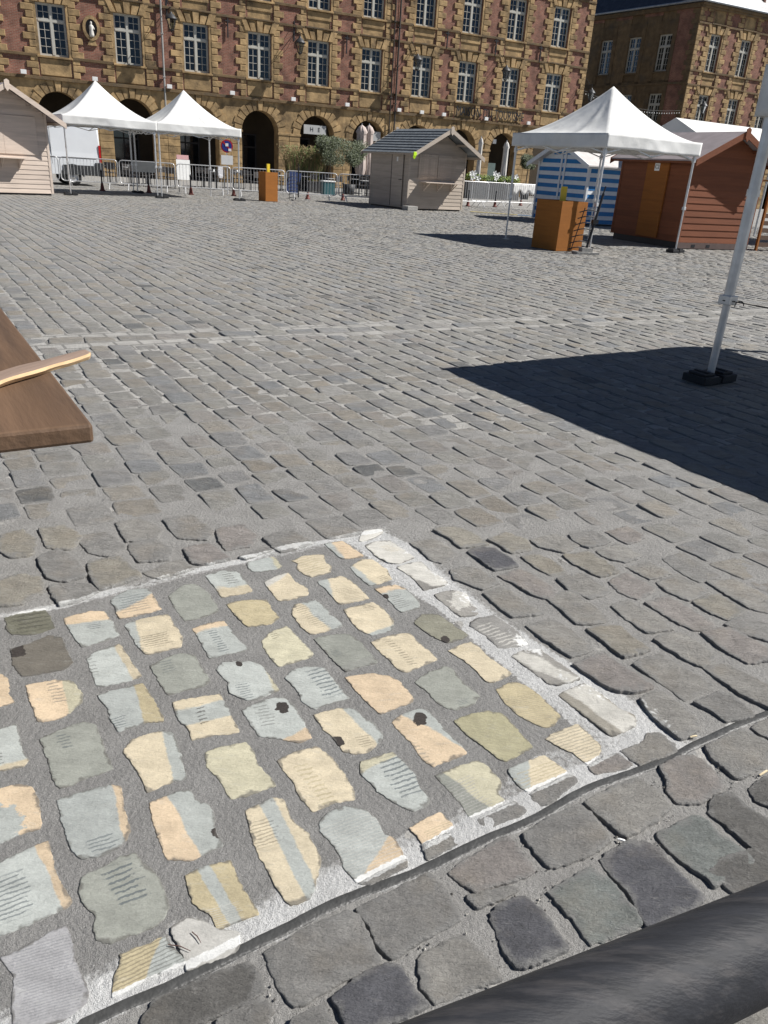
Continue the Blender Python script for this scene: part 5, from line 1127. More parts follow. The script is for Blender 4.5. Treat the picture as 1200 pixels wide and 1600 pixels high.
b = MB(); b.box(-.05, .05, -.02, .02, -.14, 0)
for k, (x, z, l) in enumerate(((-.055, -.13, .07), (-.02, -.14, .10), (.015, -.14, .09), (.045, -.12, .06))): b.box(x - .012, x + .012, -.015, .015, z - l, z)
b.box(.05, .09, -.014, .014, -.12, -.02); p = hM - .74 * e(124) - .30 * e(34)
tag(b.build('safety_glove', mat('hi_vis_yellow', (.55, .85, .02), .6), None, (*p, 2.02), rad(34), bevel=.008), 'bright yellow-green glove hanging from the roof corner of the grey-beige hut', 'glove')
hR = at(1056, 389)
h3 = hut('wooden_hut', 'large red-brown wooden hut with wide gable roof at the right', hR, 25, 2.4, 2.6, 2.12, 2.72, .32, .2, M_RED, M_RED, M_FELT, base=.16, step=.155)
b = MB(); b.box(-.05, -.012, .75, 1.55, .2, 2.05); d_ = b.build('door', M_OCHRE, h3); b = MB(); b.box(-.056, -.0505, 1.08, 1.26, 1.78, 1.96); o = b.build('number_plate', M_WHITE, d_)
c = bpy.data.curves.new('t', 'FONT'); c.body = 'C2'; c.size = .13; c.extrude = .002; c.align_x = 'CENTER'; c.align_y = 'CENTER'; tt = bpy.data.objects.new('t', c); COL.objects.link(tt); bpy.context.view_layer.update(); me = bpy.data.meshes.new_from_object(tt); bpy.data.objects.remove(tt)
for v in me.vertices: v.co = Vector((-.058 - v.co.z, 1.17 - v.co.x, 1.87 + v.co.y))
me.materials.clear(); me.materials.append(M_IRON); o2 = bpy.data.objects.new('plate_number', me); COL.objects.link(o2); o2.parent = d_
b = MB(); b.box(.0, 2.4, -.035, -.005, .02, .155); b.build('base_board', mat('grey_brown_board', (.12, .085, .075), .8), h3)
b = MB(); 
for x in (.45, .95): b.box(x, x + .12, -.04, -.0355, .05, .12)
b.build('vent', M_IRON, h3)
# striped hut
M_STRW = mat('striped_white_boards', (.66, .68, .70), .6, var=.06); M_STRB = mat('striped_blue_boards', (.012, .165, .42), .55, var=.12, scale=4)
hS = np.array([6.2, 28.7])
r = thing('striped_hut', 'blue and white striped beach hut with two small gables, left of the red-brown hut', 'hut', (*hS, 0), rad(30))
W_, D_, ez, rz = 2.1, 2.7, 2.0, 2.62; b = MB(); b.box(.02, W_ - .02, .02, D_ - .02, .05, ez); b.prism([(.02, ez), (W_ - .02, ez), (W_ - .02, ez + .02), (.02, ez + .02)], .02, D_ - .02)
xf = Matrix.Rotation(math.pi / 2, 4, 'Z'); 
b.add([(.02, .02, ez), (.02, D_ - .02, ez), (.02, D_ / 2, rz - .03), (W_ - .02, .02, ez), (W_ - .02, D_ - .02, ez), (W_ - .02, D_ / 2, rz - .03)], [(0, 2, 1), (3, 4, 5), (0, 3, 5, 2), (1, 2, 5, 4)])
z = .06; k = 0
while z < rz - .05:
    zt = min(z + .135, rz - .04); mI = k % 2
    b_ = 1 if k % 2 == 0 else 0
    def tg(zz): 
        if zz <= ez: return (0.0, D_)
        q = (zz - ez) / ((rz - ez) / (D_ / 2)); return (q, D_ - q)
    boards(b, 0, D_, z, zt, .02, -1, .14, b_, 'y', tg); boards(b, 0, D_, z, zt, W_ - .02, 1, .14, b_, 'y', tg)
    if zt <= ez: boards(b, 0, W_, z, zt, .02, -1, .14, b_); boards(b, 0, W_, z, zt, D_ - .02, 1, .14, b_)
    z = zt; k += 1
b.build('wall', [M_STRW, M_STRB], r)
for y in (-.02, 1.22, 1.42, D_ - .06): MB().box(-.03, -.0105, y, y + .08, .05, ez + (.45 if 1 < y < 2 else 0)).build('upright', M_STRW, r)
for x in (-.02, W_ - .07): MB().box(x, x + .08, -.025, -.0105, .05, ez).build('upright', M_STRW, r)
b = MB(); sl = (rz - ez) / (D_ / 2); ov = .28; x0_, x1_ = -.32, W_ + .1
for s in (-1, 1):
    ye = D_ / 2 + s * (D_ / 2 + ov); ze = ez - sl * ov; b.add([(x0_, D_ / 2, rz), (x1_, D_ / 2, rz), (x1_, ye, ze), (x0_, ye, ze), (x0_, D_ / 2, rz + .04), (x1_, D_ / 2, rz + .04), (x1_, ye, ze + .04), (x0_, ye, ze + .04)], [(0, 3, 2, 1), (4, 5, 6, 7), (0, 4, 7, 3), (1, 2, 6, 5), (3, 7, 6, 2)] if s < 0 else [(0, 1, 2, 3), (4, 7, 6, 5), (0, 3, 7, 4), (1, 5, 6, 2), (3, 2, 6, 7)])
ro = b.build('roof', M_SHING, r); b = MB()
for s in (-1, 1):
    ye = D_ / 2 + s * (D_ / 2 + ov + .02); ze = ez - sl * (ov + .02); b.add([(x0_ - .03, D_ / 2, rz + .06), (x0_ - .03, ye, ze + .06), (x0_ - .03, ye, ze - .08), (x0_ - .03, D_ / 2, rz - .08), (x0_ - .001, D_ / 2, rz + .06), (x0_ - .001, ye, ze + .06), (x0_ - .001, ye, ze - .08), (x0_ - .001, D_ / 2, rz - .08)], [(0, 1, 2, 3), (7, 6, 5, 4), (0, 4, 5, 1), (3, 2, 6, 7)])
b.build('bargeboard', M_STRW, ro)
# low white ridge tent behind the red hut
r = thing('ridge_tent', 'long low white ridge tent showing above the striped hut and red-brown hut', 'tent', (11.6, 30.5, 0), rad(33)); b = MB(); b.add([(-3.4, -1.6, 2.75), (3.4, -1.6, 2.75), (3.4, 0, 3.5), (-3.4, 0, 3.5), (3.4, 1.6, 2.75), (-3.4, 1.6, 2.75)], [(0, 1, 2, 3), (3, 2, 4, 5), (0, 3, 5), (1, 4, 2)]); o = b.build('canopy', M_CANVAS, r); m_ = o.modifiers.new('s', 'SOLIDIFY'); m_.thickness = .01
for x in (-3.3, 0, 3.3):
    for y in (-1.55, 1.55): b = MB(); b.tube((x, y, 0), (x, y, 2.76), .035, 8); b.build('leg', M_ALU, r)

# ---- orange-brown boxes with a yellow post
M_ORWOOD = wood('orange_plywood', (.31, .112, .016)); M_YEL = mat('yellow_paint', (.72, .52, .03), .5)
def box_stand(label, org, ang, w_, d_, h_, group='wooden boxes round yellow posts'):
    r = thing('wooden_box', label, 'box', (*org, 0), rad(ang), group); b = MB(); t = .02
    b.box(0, w_, 0, t, .01, h_); b.box(0, w_, d_ - t, d_, .01, h_); b.box(0, t, t, d_ - t, .01, h_); b.box(w_ - t, w_, t, d_ - t, .01, h_); b.box(t, w_ - t, t, d_ - t, h_ - .10, h_ - .08); b.build('panel', M_ORWOOD, r, bevel=.003)
    b = MB(); b.box(w_ / 2 - .055, w_ / 2 + .055, d_ / 2 - .04, d_ / 2 + .04, h_ - .08, h_ + .28); b.build('yellow_post', M_YEL, r)
    b = MB(); b.box(.1, w_ - .1, .15, d_ - .15, h_ - .079, h_ - .03); b.build('box_lining', M_DOORWOOD, r); return r
box_stand('orange-brown wooden box with a yellow post, in front of the steel barriers', at(415, 315), 38, .52, .55, 1.02)
box_stand('orange-brown wooden box with a yellow post, under the tent beside the striped hut', at(868, 393), 30, .72, .85, 1.02)
def stand(label, org, ang, lean):
    r = thing('metal_stand', label, 'stand', (*org, 0), rad(ang), 'black metal stands with curved rungs'); b = MB(); b.tube((0, 0, .03), (lean, 0, 1.22), .028, 10); b.tube((lean, 0, 1.22), (lean * 1.12, 0, 1.36), .014, 8); b.box(lean * .55 - .06, lean * .55 + .06, -.05, .05, .62, .70); b.build('post', M_IRON, r)
    for k in range(7):
        z = .10 + k * .125; b = MB(); pts = [(-.02 + lean * z, 0, z)]
        for j in range(7): t = j / 6; pts.append((-.02 + lean * z - .42 * t, -.06 * math.sin(math.pi * t), z + .05 * math.sin(math.pi * t) - .02 * t))
        b.path(pts, .011, 6); b.build('rung', M_IRON, r)
    b = MB(); b.tube((-.36 + .1 * lean, 0, .06), (-.36 + lean, 0, .92), .011, 6); b.build('side_rail', M_IRON, r)
    b = MB(); b.box(-.25, .25, -.16, .16, .005, .05); b.box(-.12, .12, -.1, .1, .051, .13); b.build('base', M_CONC, r)
stand('black metal stand with curved rungs, leaning beside the box under the tent', at(914, 397), 12, .20)
stand('black metal stand with curved rungs, in front of the barriers right of the first box', at(466, 314), 25, .0)
b = MB(); b.box(0, 5.3, -.09, .09, .006, .022, 0); b.box(1.9, 3.1, -.092, .092, .007, .0235, 1); P0 = at(735, 331); P1 = at(940, 346); a_ = math.degrees(math.atan2(*(P1 - P0)[::-1]))
tag(b.build('cable_cover', [mat('yellow_strip', (.62, .52, .22), .7), mat('blue_strip', (.25, .38, .55), .7)], None, (*P0, 0), rad(a_)), 'long flat yellow and pale blue strip lying on the cobbles before the striped hut', 'cable cover')

# ---- steel crowd barriers
def barrier():
    r = thing('crowd_barrier', '', 'barrier', (0, 0, 0), 0, 'steel crowd barriers in front of the terraces'); L = 2.1; b = MB(); z0, z1 = .24, 1.08; R_ = .12
    pts = [(0, 0, z0 + R_)] + [(0, 0, z1 - R_)] + [(R_ - R_ * math.cos(t), 0, z1 - R_ + R_ * math.sin(t)) for t in (.5, 1.0, 1.57)] + [(L - R_ + R_ * math.sin(t), 0, z1 - R_ + R_ * math.cos(t)) for t in (0, .5, 1.0, 1.57)] + [(L, 0, z0 + R_)] + [(L - R_ + R_ * math.cos(t), 0, z0 + R_ - R_ * math.sin(t)) for t in (.5, 1.0, 1.57)] + [(R_ - R_ * math.sin(t), 0, z0 + R_ - R_ * math.cos(t)) for t in (0, .5, 1.0, 1.57)]
    b.path(pts + [pts[0]], .019, 8); b.build('frame', M_GALV, r)
    b = MB()
    for k in range(1, 17): x = L * k / 17; b.tube((x, 0, z0), (x, 0, z1), .008, 5)
    o = b.build('bars', M_GALV, r)
    for x in (.32, L - .32): b = MB(); b.path([(x, -.33, .012), (x, -.05, z0), (x, .05, z0), (x, .33, .012)], .017, 6); b.build('foot', M_GALV, r)
    return r
bp = [((80, 289), 'nearest the beige hut, before the van wheel'), ((97, 291), 'before the rear half of the white van'), ((181, 297), 'between the two tents, with a dark notice on it'), ((268, 305), 'under the right tent, by the menu board'), ((348, 308), 'between the right tent and the orange-brown box'), ((425, 311), 'behind the ladder-like black stand'), ((493, 314), 'in front of the small olive tree'), ((560, 317), 'half hidden by the grey-beige hut')]
br0 = barrier(); ends = [(97, 290), (180, 297), (266, 304), (346, 308), (424, 311), (490, 314), (558, 317), (630, 320)]
for i, ((p, lb), q) in enumerate(zip(bp, ends)):
    o = br0 if i == 0 else copy_tree(br0); P0 = at(*p); 
    dirv = at(*ends[-1]) - at(*bp[1][0]); ang_ = math.atan2(dirv[1], dirv[0])
    if i: P0 = start
    else: P0 = at(97, 292) - 2.15 * np.array([math.cos(ang_), math.sin(ang_)])
    a2 = ang_ + random.uniform(-.03, .03); start = P0 + 2.17 * np.array([math.cos(a2), math.sin(a2)])
    o.location = (*P0, 0); o.rotation_euler = (0, 0, a2); o['label'] = 'steel crowd barrier ' + lb
for p, a_, lb in ((at(735, 322), 30, 'right of the grey-beige hut, before the flower trough'), (at(787, 324), 33, 'with white cloths over it, left of the striped hut'), (at(700, 322), 28, 'behind the right corner of the grey-beige hut')):
    o = copy_tree(br0); o.location = (*p, 0); o.rotation_euler = (0, 0, rad(a_)); o['label'] = 'steel crowd barrier ' + lb
# cloths hung over the right barrier
pc = at(790, 323) + .35 * e(33); b = MB(); vs = []; n = 30
for i in range(n + 1):
    x = 1.75 * i / n; 
    for q in range(5): z = 1.10 - (.42 + .10 * math.sin(x * 11)) * q / 4; vs.append((x, -.028 - .02 * math.sin(x * 23 + q) * q / 4, z))
    
b.add(vs, [(i * 5 + q, i * 5 + q + 1, (i + 1) * 5 + q + 1, (i + 1) * 5 + q) for i in range(n) for q in range(4)], 0, True); o = b.build('white_cloth', mat('white_cloth', (.74, .73, .70), .85), None, (*pc, 0), rad(33)); m_ = o.modifiers.new('s', 'SOLIDIFY'); m_.thickness = .004; tag(o, 'white cloth draped over the barrier left of the striped hut', 'cloth')
b = MB(); b.box(-.45, .45, -.05, -.03, .62, .98); o = b.build('barrier_notice', mat('dark_notice', (.08, .085, .09), .5), None, (*(at(228, 301) + .12 * e(120)), .1), rad(38)); tag(o, 'small dark notice board fixed on the barrier between the two tents', 'notice')
pcl = at(345, 308); b = MB(); b.box(-.10, .10, -.05, -.03, .74, 1.08); b.box(-.07, .08, -.06, -.028, .68, .8); o = b.build('plastic_bag', mat('pale_plastic', (.6, .6, .62), .4, bump=.6, bscale=20), None, (*pcl, 0), rad(36), bevel=.01); tag(o, 'pale plastic bag hanging between two barriers at the right tent', 'bag')

# ---- bollards: black post on a dark red foot
b0 = None
M_DRED = mat('dark_red_foot', (.14, .035, .025), .6)
for p, lb in (((163, 299), 'behind the barrier by the van tail'), ((236, 302), 'under the dark notice between the tents'), ((302, 305), 'under the right tent'), ((369, 307), 'just left of the right tent corner pole'), ((485, 312), 'before the gap in the barriers beside the black stand'), ((540, 314), 'in front of the olive tree barrier'), ((736, 323), 'right of the grey-beige hut'), ((778, 324), 'before the flower trough'), ((818, 322), 'beside the striped hut')):
    if b0 is None:
        b0 = thing('bollard', '', 'bollard', (0, 0, 0), 0, 'slim black bollards with dark red feet'); b = MB(); b.lathe([(0, 0), (.14, 0), (.14, .04), (.10, .07), (.08, .2), (.055, .34), (.04, .36)], 14); b.build('foot', M_DRED, b0); b = MB(); b.lathe([(.05, .34), (.036, .4), (.034, .82), (.055, .85), (.055, .89), (.03, .92), (.0, .97)], 12); b.build('post', M_IRON, b0); o = b0
    else: o = copy_tree(b0)
    o.location = (*(at(*p) + .25 * e(124)), 0); o.scale = (.78, .78, .78); o['label'] = 'black bollard on dark red foot ' + lb

# ---- van
vp = at(165, 293) + .4 * e(122); r = thing('white_van', 'white panel van behind the left tent, seen from its rear side with red tail light', 'van', (*vp, 0), rad(122 - 90))
M_VAN = mat('van_paint', (.72, .74, .76), .25, var=.03, scale=2, spec=.6); M_PLAS = mat('dark_grey_plastic', (.035, .037, .04), .6); M_TYRE = mat('tyre_rubber', (.02, .02, .02), .8)
Lv, Wv, Hv = 5.6, 2.0, 2.5   # rear end at x=0, nose towards -x, near side y=0
def vsec(x, zt, ins): return [(x, 0, .42), (x, -.0, 1.0), (x, .02, 1.25), (x, .05 + ins, zt - .18), (x, .14 + ins, zt - .04), (x, .3 + ins, zt), (x, Wv - .3 - ins, zt), (x, Wv - .14 - ins, zt - .04), (x, Wv - .05 - ins, zt - .18), (x, Wv - .02, 1.25), (x, Wv, 1.0), (x, Wv, .42)]
b = MB(); secs = [vsec(-.02, Hv - .04, .04), vsec(-.12, Hv, 0), vsec(-3.7, Hv, 0), vsec(-4.05, Hv - .22, .04), vsec(-4.65, 1.55, .12), vsec(-5.35, 1.12, .10), vsec(-5.6, .8, .12)]; n = 12; vs = [p for s in secs for p in s]
fs = [(i * n + j, i * n + (j + 1) % n, (i + 1) * n + (j + 1) % n, (i + 1) * n + j) for i in range(len(secs) - 1) for j in range(n)] + [tuple(range(n)), tuple(range(len(secs) * n - 1, (len(secs) - 1) * n - 1, -1))]
b.add(vs, fs, 0, False); b.build('body', M_VAN, r)
b = MB(); b.box(-1.5, -.0, -.03, .02, .42, .78); b.box(-3.3, -2.3, -.03, .02, .42, .62); b.box(-.02, .07, .02, Wv - .02, .38, .62); b.box(-.25, .05, -.035, .1, .40, .9); b.build('bumper', M_PLAS, r)
for x in (-1.15, -4.55):
    for s in (0, 1):
        y = .0 if s == 0 else Wv - .22
        b = MB(); xf_ = Matrix.Translation((x, y, .34)) @ Matrix.Rotation(-math.pi / 2, 4, 'X'); b.xf = xf_; b.lathe([(.20, .0), (.30, .0), (.34, .03), (.34, .19), (.30, .22), (.2, .22)], 24); wl = b.build('wheel', M_TYRE, r)
        b = MB(); b.xf = xf_; yq = .02 if s == 0 else .2; b.lathe([(0, yq), (.06, yq), (.08, yq + .03), (.19, yq + .01), (.21, yq - .01)], 20); b.build('rim', M_ALU, wl)
    b = MB(); 
    for k in range(10): t0 = math.pi * k / 10; t1 = math.pi * (k + 1) / 10; b.prism([(x + .38 * math.cos(t0), .36 + .38 * math.sin(t0)), (x + .46 * math.cos(t0), .36 + .46 * math.sin(t0)), (x + .46 * math.cos(t1), .36 + .46 * math.sin(t1)), (x + .38 * math.cos(t1), .36 + .38 * math.sin(t1))], -.04, .03)
    b.build('wheel_arch', M_PLAS, r)
b = MB(); b.box(-.07, .005, -.012, .12, .92, 1.55); b.build('tail_light', mat('red_lens', (.45, .01, .01), .2), r)
b = MB(); b.add([(-3.9, .055, 1.35), (-4.45, .075, 1.35), (-4.2, .085, 1.95), (-3.9, .075, 2.0)], [(0, 1, 2, 3)]); b.build('side_window', M_GLASS, r)
b = MB(); b.box(-3.6, -.2, -.006, .01, 1.03, 1.05); b.box(-1.9, -1.89, -.004, .02, .8, 2.2); b.build('side_moulding', M_PLAS, r)

def bear(px, out):
    '''point on the line 'out' metres in front of the house fronts, in the bearing of photo column px'''
    q = at(px, 268 + .065 * (px - 600) + 40); q = q / np.hypot(*q); nn = FN; k = (50.0 - out) / (q @ nn); p = q * k
    return (p[0], p[1], 0)
# ---- cafe terrace furniture behind the barriers
M_TTOP = mat('table_top_dark', (.05, .045, .04), .35, var=.2); M_CHAIR = mat('chair_dark', (.045, .04, .038), .6, var=.25); M_TWHITE = mat('table_top_white', (.6, .6, .58), .4)
def tabl(mtop, grp):
    r = thing('cafe_table', '', 'table', (0, 0, 0), 0, grp); b = MB(); b.box(-.34, .34, -.34, .34, .72, .745); b.build('table_top', mtop, r, bevel=.006); b = MB(); b.tube((0, 0, .02), (0, 0, .72), .03, 8); b.build('leg', M_IRON, r); b = MB(); b.sq((-.28, 0, .015), (.28, 0, .015), .03); b.sq((0, -.28, .016), (0, .28, .016), .028); b.build('base', M_IRON, r); return r
def chr_():
    r = thing('cafe_chair', '', 'chair', (0, 0, 0), 0, 'dark cafe chairs on the terrace'); b = MB(); b.box(-.21, .21, -.21, .21, .44, .47); b.build('seat', M_CHAIR, r, bevel=.008); b = MB(); b.box(-.2, .2, .20, .225, .62, .88); b.build('backrest', M_CHAIR, r, bevel=.008)
    for x in (-.18, .18):
        for y in (-.18, .2): b = MB(); b.tube((x, y, 0), (x, y, .44 if y < 0 else .86), .013, 6); b.build('leg', M_IRON, r)
    return r
t0 = tabl(M_TTOP, 'dark cafe tables on the terrace'); t1 = tabl(M_TWHITE, 'white cafe tables on the terrace'); c0 = chr_(); fT = [True, True]; fC = True
def put_t(u, out, a_, lb, white=False):
    k = 1 if white else 0; src = (t0, t1)[k]; o = src if fT[k] else copy_tree(src); fT[k] = False; p = bear(u, out); o.location = p; o.rotation_euler = (0, 0, rad(a_)); o['label'] = lb; return p
def put_c(p, a_, lb):
    global fC
    o = c0 if fC else copy_tree(c0); fC = False; o.location = (p[0], p[1], 0); o.rotation_euler = (0, 0, rad(a_)); o['label'] = lb
TB = [(172, 9, 0, 'dark cafe table behind the white van tail'), (205, 11.5, 0, 'dark cafe table seen under the left tent'), (229, 8.5, 0, 'dark cafe table right of the seam between the tents'), (262, 12, 0, 'dark cafe table behind the white menu board'), (318, 8.8, 0, 'dark cafe table left of the no-parking sign'), (338, 10.8, 0, 'dark cafe table just right of the no-parking sign'), (374, 8.4, 0, 'dark cafe table behind the right tent corner pole'), (392, 11.5, 0, 'dark cafe table left of the first orange-brown box'), (440, 9.0, 1, 'white cafe table left of the blue folding sign'), (482, 8.0, 1, 'white cafe table behind the olive tree'), (520, 10.0, 1, 'white cafe table behind the barrier before the olive tree'), (556, 8.0, 1, 'white cafe table below the folded beige parasol'), (573, 11.0, 1, 'white cafe table at the left edge of the grey-beige hut')]
for i, (u, o_, wt, lb) in enumerate(TB):
    p = put_t(u, o_, FANG + random.uniform(-12, 12), lb, wt)
    for j, (dx, dy, aa) in enumerate(((0, -.55, 180), (0, .55, 0), (.6, 0, -90))[:2 + (i % 2)]):
        q = np.array(p[:2]) + FE * dx + FN * dy; put_c(q, FANG + aa + random.uniform(-20, 20), 'chair %s %s' % (('before', 'behind', 'right of')[j], lb.replace('cafe ', '')))
# crockery on three tables
def plates(u, o_, lb):
    p = bear(u, o_); p = (p[0], p[1], .746); b = MB()
    for k in range(4): b.lathe([(0, .0), (.07, .0), (.11, .015), (.10, .018), (0, .008)], 12, 0, random.uniform(-.2, .2), random.uniform(-.2, .2))
    r = thing('crockery', lb, 'crockery', p, 0, 'crockery and glasses on the terrace tables')
    for k in range(3): b = MB(); b.lathe([(0, .001), (.09, .001), (.12, .02), (.11, .022), (0, .01)], 12, 0, -.2 + .2 * k, random.uniform(-.15, .15)); b.build('plate', M_WHITE, r)
    for k in range(3): b = MB(); b.lathe([(.03, .001), (.035, .11), (.033, .11), (.028, .01), (0, .01)], 10, 0, -.15 + .2 * k, .22); b.build('glass', M_WHITE, r)
plates(205, 11.5, 'white crockery on the dark table seen under the left tent'); plates(229, 8.5, 'white crockery on the dark table right of the tent seam'); plates(338, 10.8, 'white crockery on the table right of the no-parking sign'); plates(374, 8.4, 'white crockery on the table behind the tent corner pole')
# menu board
p = at(295, 302) + .5 * e(120); r = thing('menu_board', 'white menu board with a pink heading on an easel under the right tent', 'menu board', (*p, 0), rad(30)); r.scale = (.82, .82, .88); b = MB(); b.xf = Matrix.Rotation(-.18, 4, 'X'); b.box(-.34, .34, -.02, .01, .55, 1.42); b.build('board', M_WHITE, r); b = MB(); b.xf = Matrix.Rotation(-.18, 4, 'X'); b.box(-.30, .30, -.022, .012, 1.43, 1.62); b.build('heading', mat('pink_heading', (.55, .32, .32), .6), r)
for x in (-.3, .3): b = MB(); b.sq((x, -.0, 0), (x, .28, 1.45), .03); b.build('leg', M_IRON, r)
# no-parking sign
p = at(369, 306) + .9 * e(124); r = thing('no_parking_sign', 'round blue and red no-parking sign on a pole with a white plate below', 'road sign', (*p, 0), rad(20)); b = MB(); b.tube((0, .03, 0), (0, .03, 2.1), .025, 8); b.build('pole', M_GALV, r)
M_SRED = mat('sign_red', (.42, .012, .015), .4); M_SBLUE = mat('sign_blue', (.02, .035, .22), .4)
def disc(mb, rr, y0, y1, z, n=28): mb.prism([(rr * math.cos(2 * math.pi * k / n), z + rr * math.sin(2 * math.pi * k / n)) for k in range(n)], y0, y1)
b = MB(); disc(b, .25, -.02, .0, 1.85); dk_ = b.build('sign_disc', M_SRED, r); b = MB(); disc(b, .20, -.026, -.02, 1.85); b.build('sign_field', M_SBLUE, dk_)
b = MB(); b.xf = Matrix.Translation((0, 0, 1.85)) @ Matrix.Rotation(rad(45), 4, 'Y'); b.box(-.21, .21, -.031, -.0265, -.03, .03); b.build('slash', M_SRED, dk_)
b = MB(); b.box(-.06, .06, -.036, -.032, 1.84, 1.95); b.box(.06, .18, -.036, -.032, 1.66, 1.76); b.build('sticker', M_WHITE, dk_); b = MB(); b.box(-.24, .24, -.02, .0, 1.15, 1.5); b.build('plate', M_WHITE, r)
# parasols folded shut
def parasol(label, p, h_, rr, m, z0=.9):
    r = thing('folded_parasol', label, 'parasol', (*p, 0), 0, 'folded parasols on the terraces'); b = MB(); n = 24; vs = []; zs = [z0, z0 + .25, z0 + .6, z0 + 1.1, h_ - .45, h_ - .35, h_ - .12, h_]
    rs = [.75, .95, 1.0, .9, .8, 1.0, .6, .05]
    for z, q in zip(zs, rs):
        for k in range(n): t = 2 * math.pi * k / n; R_ = rr * q * (1 + .28 * math.cos(8 * t + z * .7)); vs.append((R_ * math.cos(t), R_ * math.sin(t), z + .05 * math.sin(8 * t) * (z == z0)))
    b.add(vs, [(j * n + k, j * n + (k + 1) % n, (j + 1) * n + (k + 1) % n, (j + 1) * n + k) for j in range(len(zs) - 1) for k in range(n)], 0, True); b.build('cover', m, r); b = MB(); b.tube((0, 0, .05), (0, 0, h_ + .06), .025, 8); b.build('pole', M_ALU, r); b = MB(); b.lathe([(0, 0), (.3, 0), (.3, .06), (.05, .09), (0, .09)], 16); b.build('base', M_CONC, r)
M_PARA = mat('beige_parasol_cloth', (.50, .42, .38), .85, var=.12, scale=6); M_PARW = mat('white_parasol_cloth', (.55, .53, .50), .85, var=.1, scale=6)
parasol('left of the two folded beige parasols, left of the grey-beige hut', bear(561, 8)[:2], 3.45, .27, M_PARA, 1.0); parasol('right of the two folded beige parasols, left of the grey-beige hut', bear(572, 7.6)[:2], 3.5, .25, M_PARA, 1.0)
parasol('folded off-white parasol in front of the arch right of the grey-beige hut', bear(781, 5)[:2], 3.4, .17, M_PARW, .9); parasol('thin folded off-white parasol seen above the right eave of the grey-beige hut', bear(742, 5)[:2], 3.5, .13, M_PARW, .9)

# ---- plants
def leaves(mb, c, rad_, n, size, rnd, squash=1.0, up=.0, m=0, nm=1):
    for _ in range(n):
        while True:
            q = Vector((rnd.uniform(-1, 1), rnd.uniform(-1, 1), rnd.uniform(-1, 1)))
            if .25 < q.length < 1: break
        p = Vector(c) + Vector((q.x * rad_, q.y * rad_, q.z * rad_ * squash)); d = Vector((rnd.gauss(0, 1), rnd.gauss(0, 1), rnd.gauss(0, 1) + up)).normalized(); s = d.orthogonal().normalized() * size * .22; L_ = size * rnd.uniform(.6, 1.3)
        mb.add([p - s, p + d * L_ * .5 + s * 0 - s * .9, p + d * L_, p + d * L_ * .5 + s * .9], [(0, 1, 2, 3)], m + rnd.randrange(nm))
M_LEAF = [mat('olive_leaf', (.085, .105, .045), .6, var=.3), mat('olive_leaf_pale', (.12, .14, .09), .6, var=.3)]; M_GRS = [mat('grass_green', (.12, .17, .045), .6, var=.3), mat('grass_straw', (.26, .19, .09), .7, var=.3), mat('grass_brown', (.17, .12, .06), .7, var=.3)]
M_BARK = mat('bark', (.10, .08, .06), .9, bump=.5); M_POT = mat('dark_planter', (.05, .05, .052), .6)
def olive(label, p, h_, rr, seed):
    rnd = random.Random(seed); r = thing('olive_tree', label, 'tree', (p[0], p[1], 0), 0, 'small olive trees in pots'); b = MB(); b.lathe([(0, 0), (.28, 0), (.34, .5), (.3, .5), (.28, .44), (0, .44)], 16); b.build('pot', M_POT, r)
    b = MB(); zt = h_ - rr * 1.1; b.tube((0, 0, .4), (.04, .02, zt), .045, 8, 0, .03)
    cl = []
    for k in range(9):
        a = rnd.uniform(0, 6.28); q = Vector((math.cos(a) * rnd.uniform(.3, .75) * rr, math.sin(a) * rnd.uniform(.3, .75) * rr, zt + rnd.uniform(-.1, 1.1) * rr)); b.tube((.04, .02, zt - .1), q, .018, 5, 0, .007); cl.append(q)
    b.build('trunk', M_BARK, r); b = MB()
    for q in cl: leaves(b, q, rr * rnd.uniform(.42, .62), 650, .095, rnd, .85, .2, 0, 2)
    b.build('crown', M_LEAF, r)
def grassy(label, p, w_, h_, seed):
    rnd = random.Random(seed); r = thing('grass_planter', label, 'plant', (p[0], p[1], 0), rad(FANG), 'planters of tall grass'); b = MB(); b.box(-w_ / 2, w_ / 2, -.22, .22, 0, .5); b.build('trough', M_POT, r, bevel=.01); b = MB()
    for k in range(620):
        x = rnd.uniform(-w_ / 2 + .05, w_ / 2 - .05); y = rnd.uniform(-.16, .16); L_ = h_ * rnd.uniform(.6, 1.05); dx = rnd.gauss(0, .16) + x * .12; dy = rnd.gauss(0, .14); wv = .012; ms = rnd.choice((0, 0, 1, 1, 2)); pr = Vector((x, y, .45)); m0 = pr + Vector((dx * .4, dy * .4, L_ * .6)); t_ = pr + Vector((dx * 1.3, dy * 1.3, L_))
        b.add([pr + Vector((-wv, 0, 0)), pr + Vector((wv, 0, 0)), m0 + Vector((wv, 0, 0)), m0 - Vector((wv, 0, 0)), t_], [(0, 1, 2, 3), (3, 2, 4)], ms)
        if rnd.random() < .6: leaves(b, t_, .06, 4, .09, rnd, 1, .5, ms)
    b.build('grass', M_GRS, r)
grassy('tall green and straw-coloured grass in a trough, left of the olive trees', bear(468, 7), 1.5, 1.7, 3); grassy('straw-coloured grass in a trough next to the left olive tree', bear(492, 7.2), 1.1, 1.6, 4)
olive('taller left olive tree in a pot, beside the grass troughs', bear(514, 8), 2.55, .85, 5); olive('rounder right olive tree in a pot, left of the folded parasols', bear(545, 9.5), 2.5, .85, 6)
olive('small dark olive tree at the pier left of the striped hut', bear(817, 4), 2.6, .5, 9)
rnd = random.Random(12); r = thing('flower_trough', 'long trough of green plants and large white flowers right of the grey-beige hut', 'flower trough', bear(766, 7), rad(FANG)); b = MB(); b.box(-1.9, 1.9, -.25, .25, .0, .95); b.build('trough', mat('grey_trough', (.12, .12, .12), .7), r); b = MB()
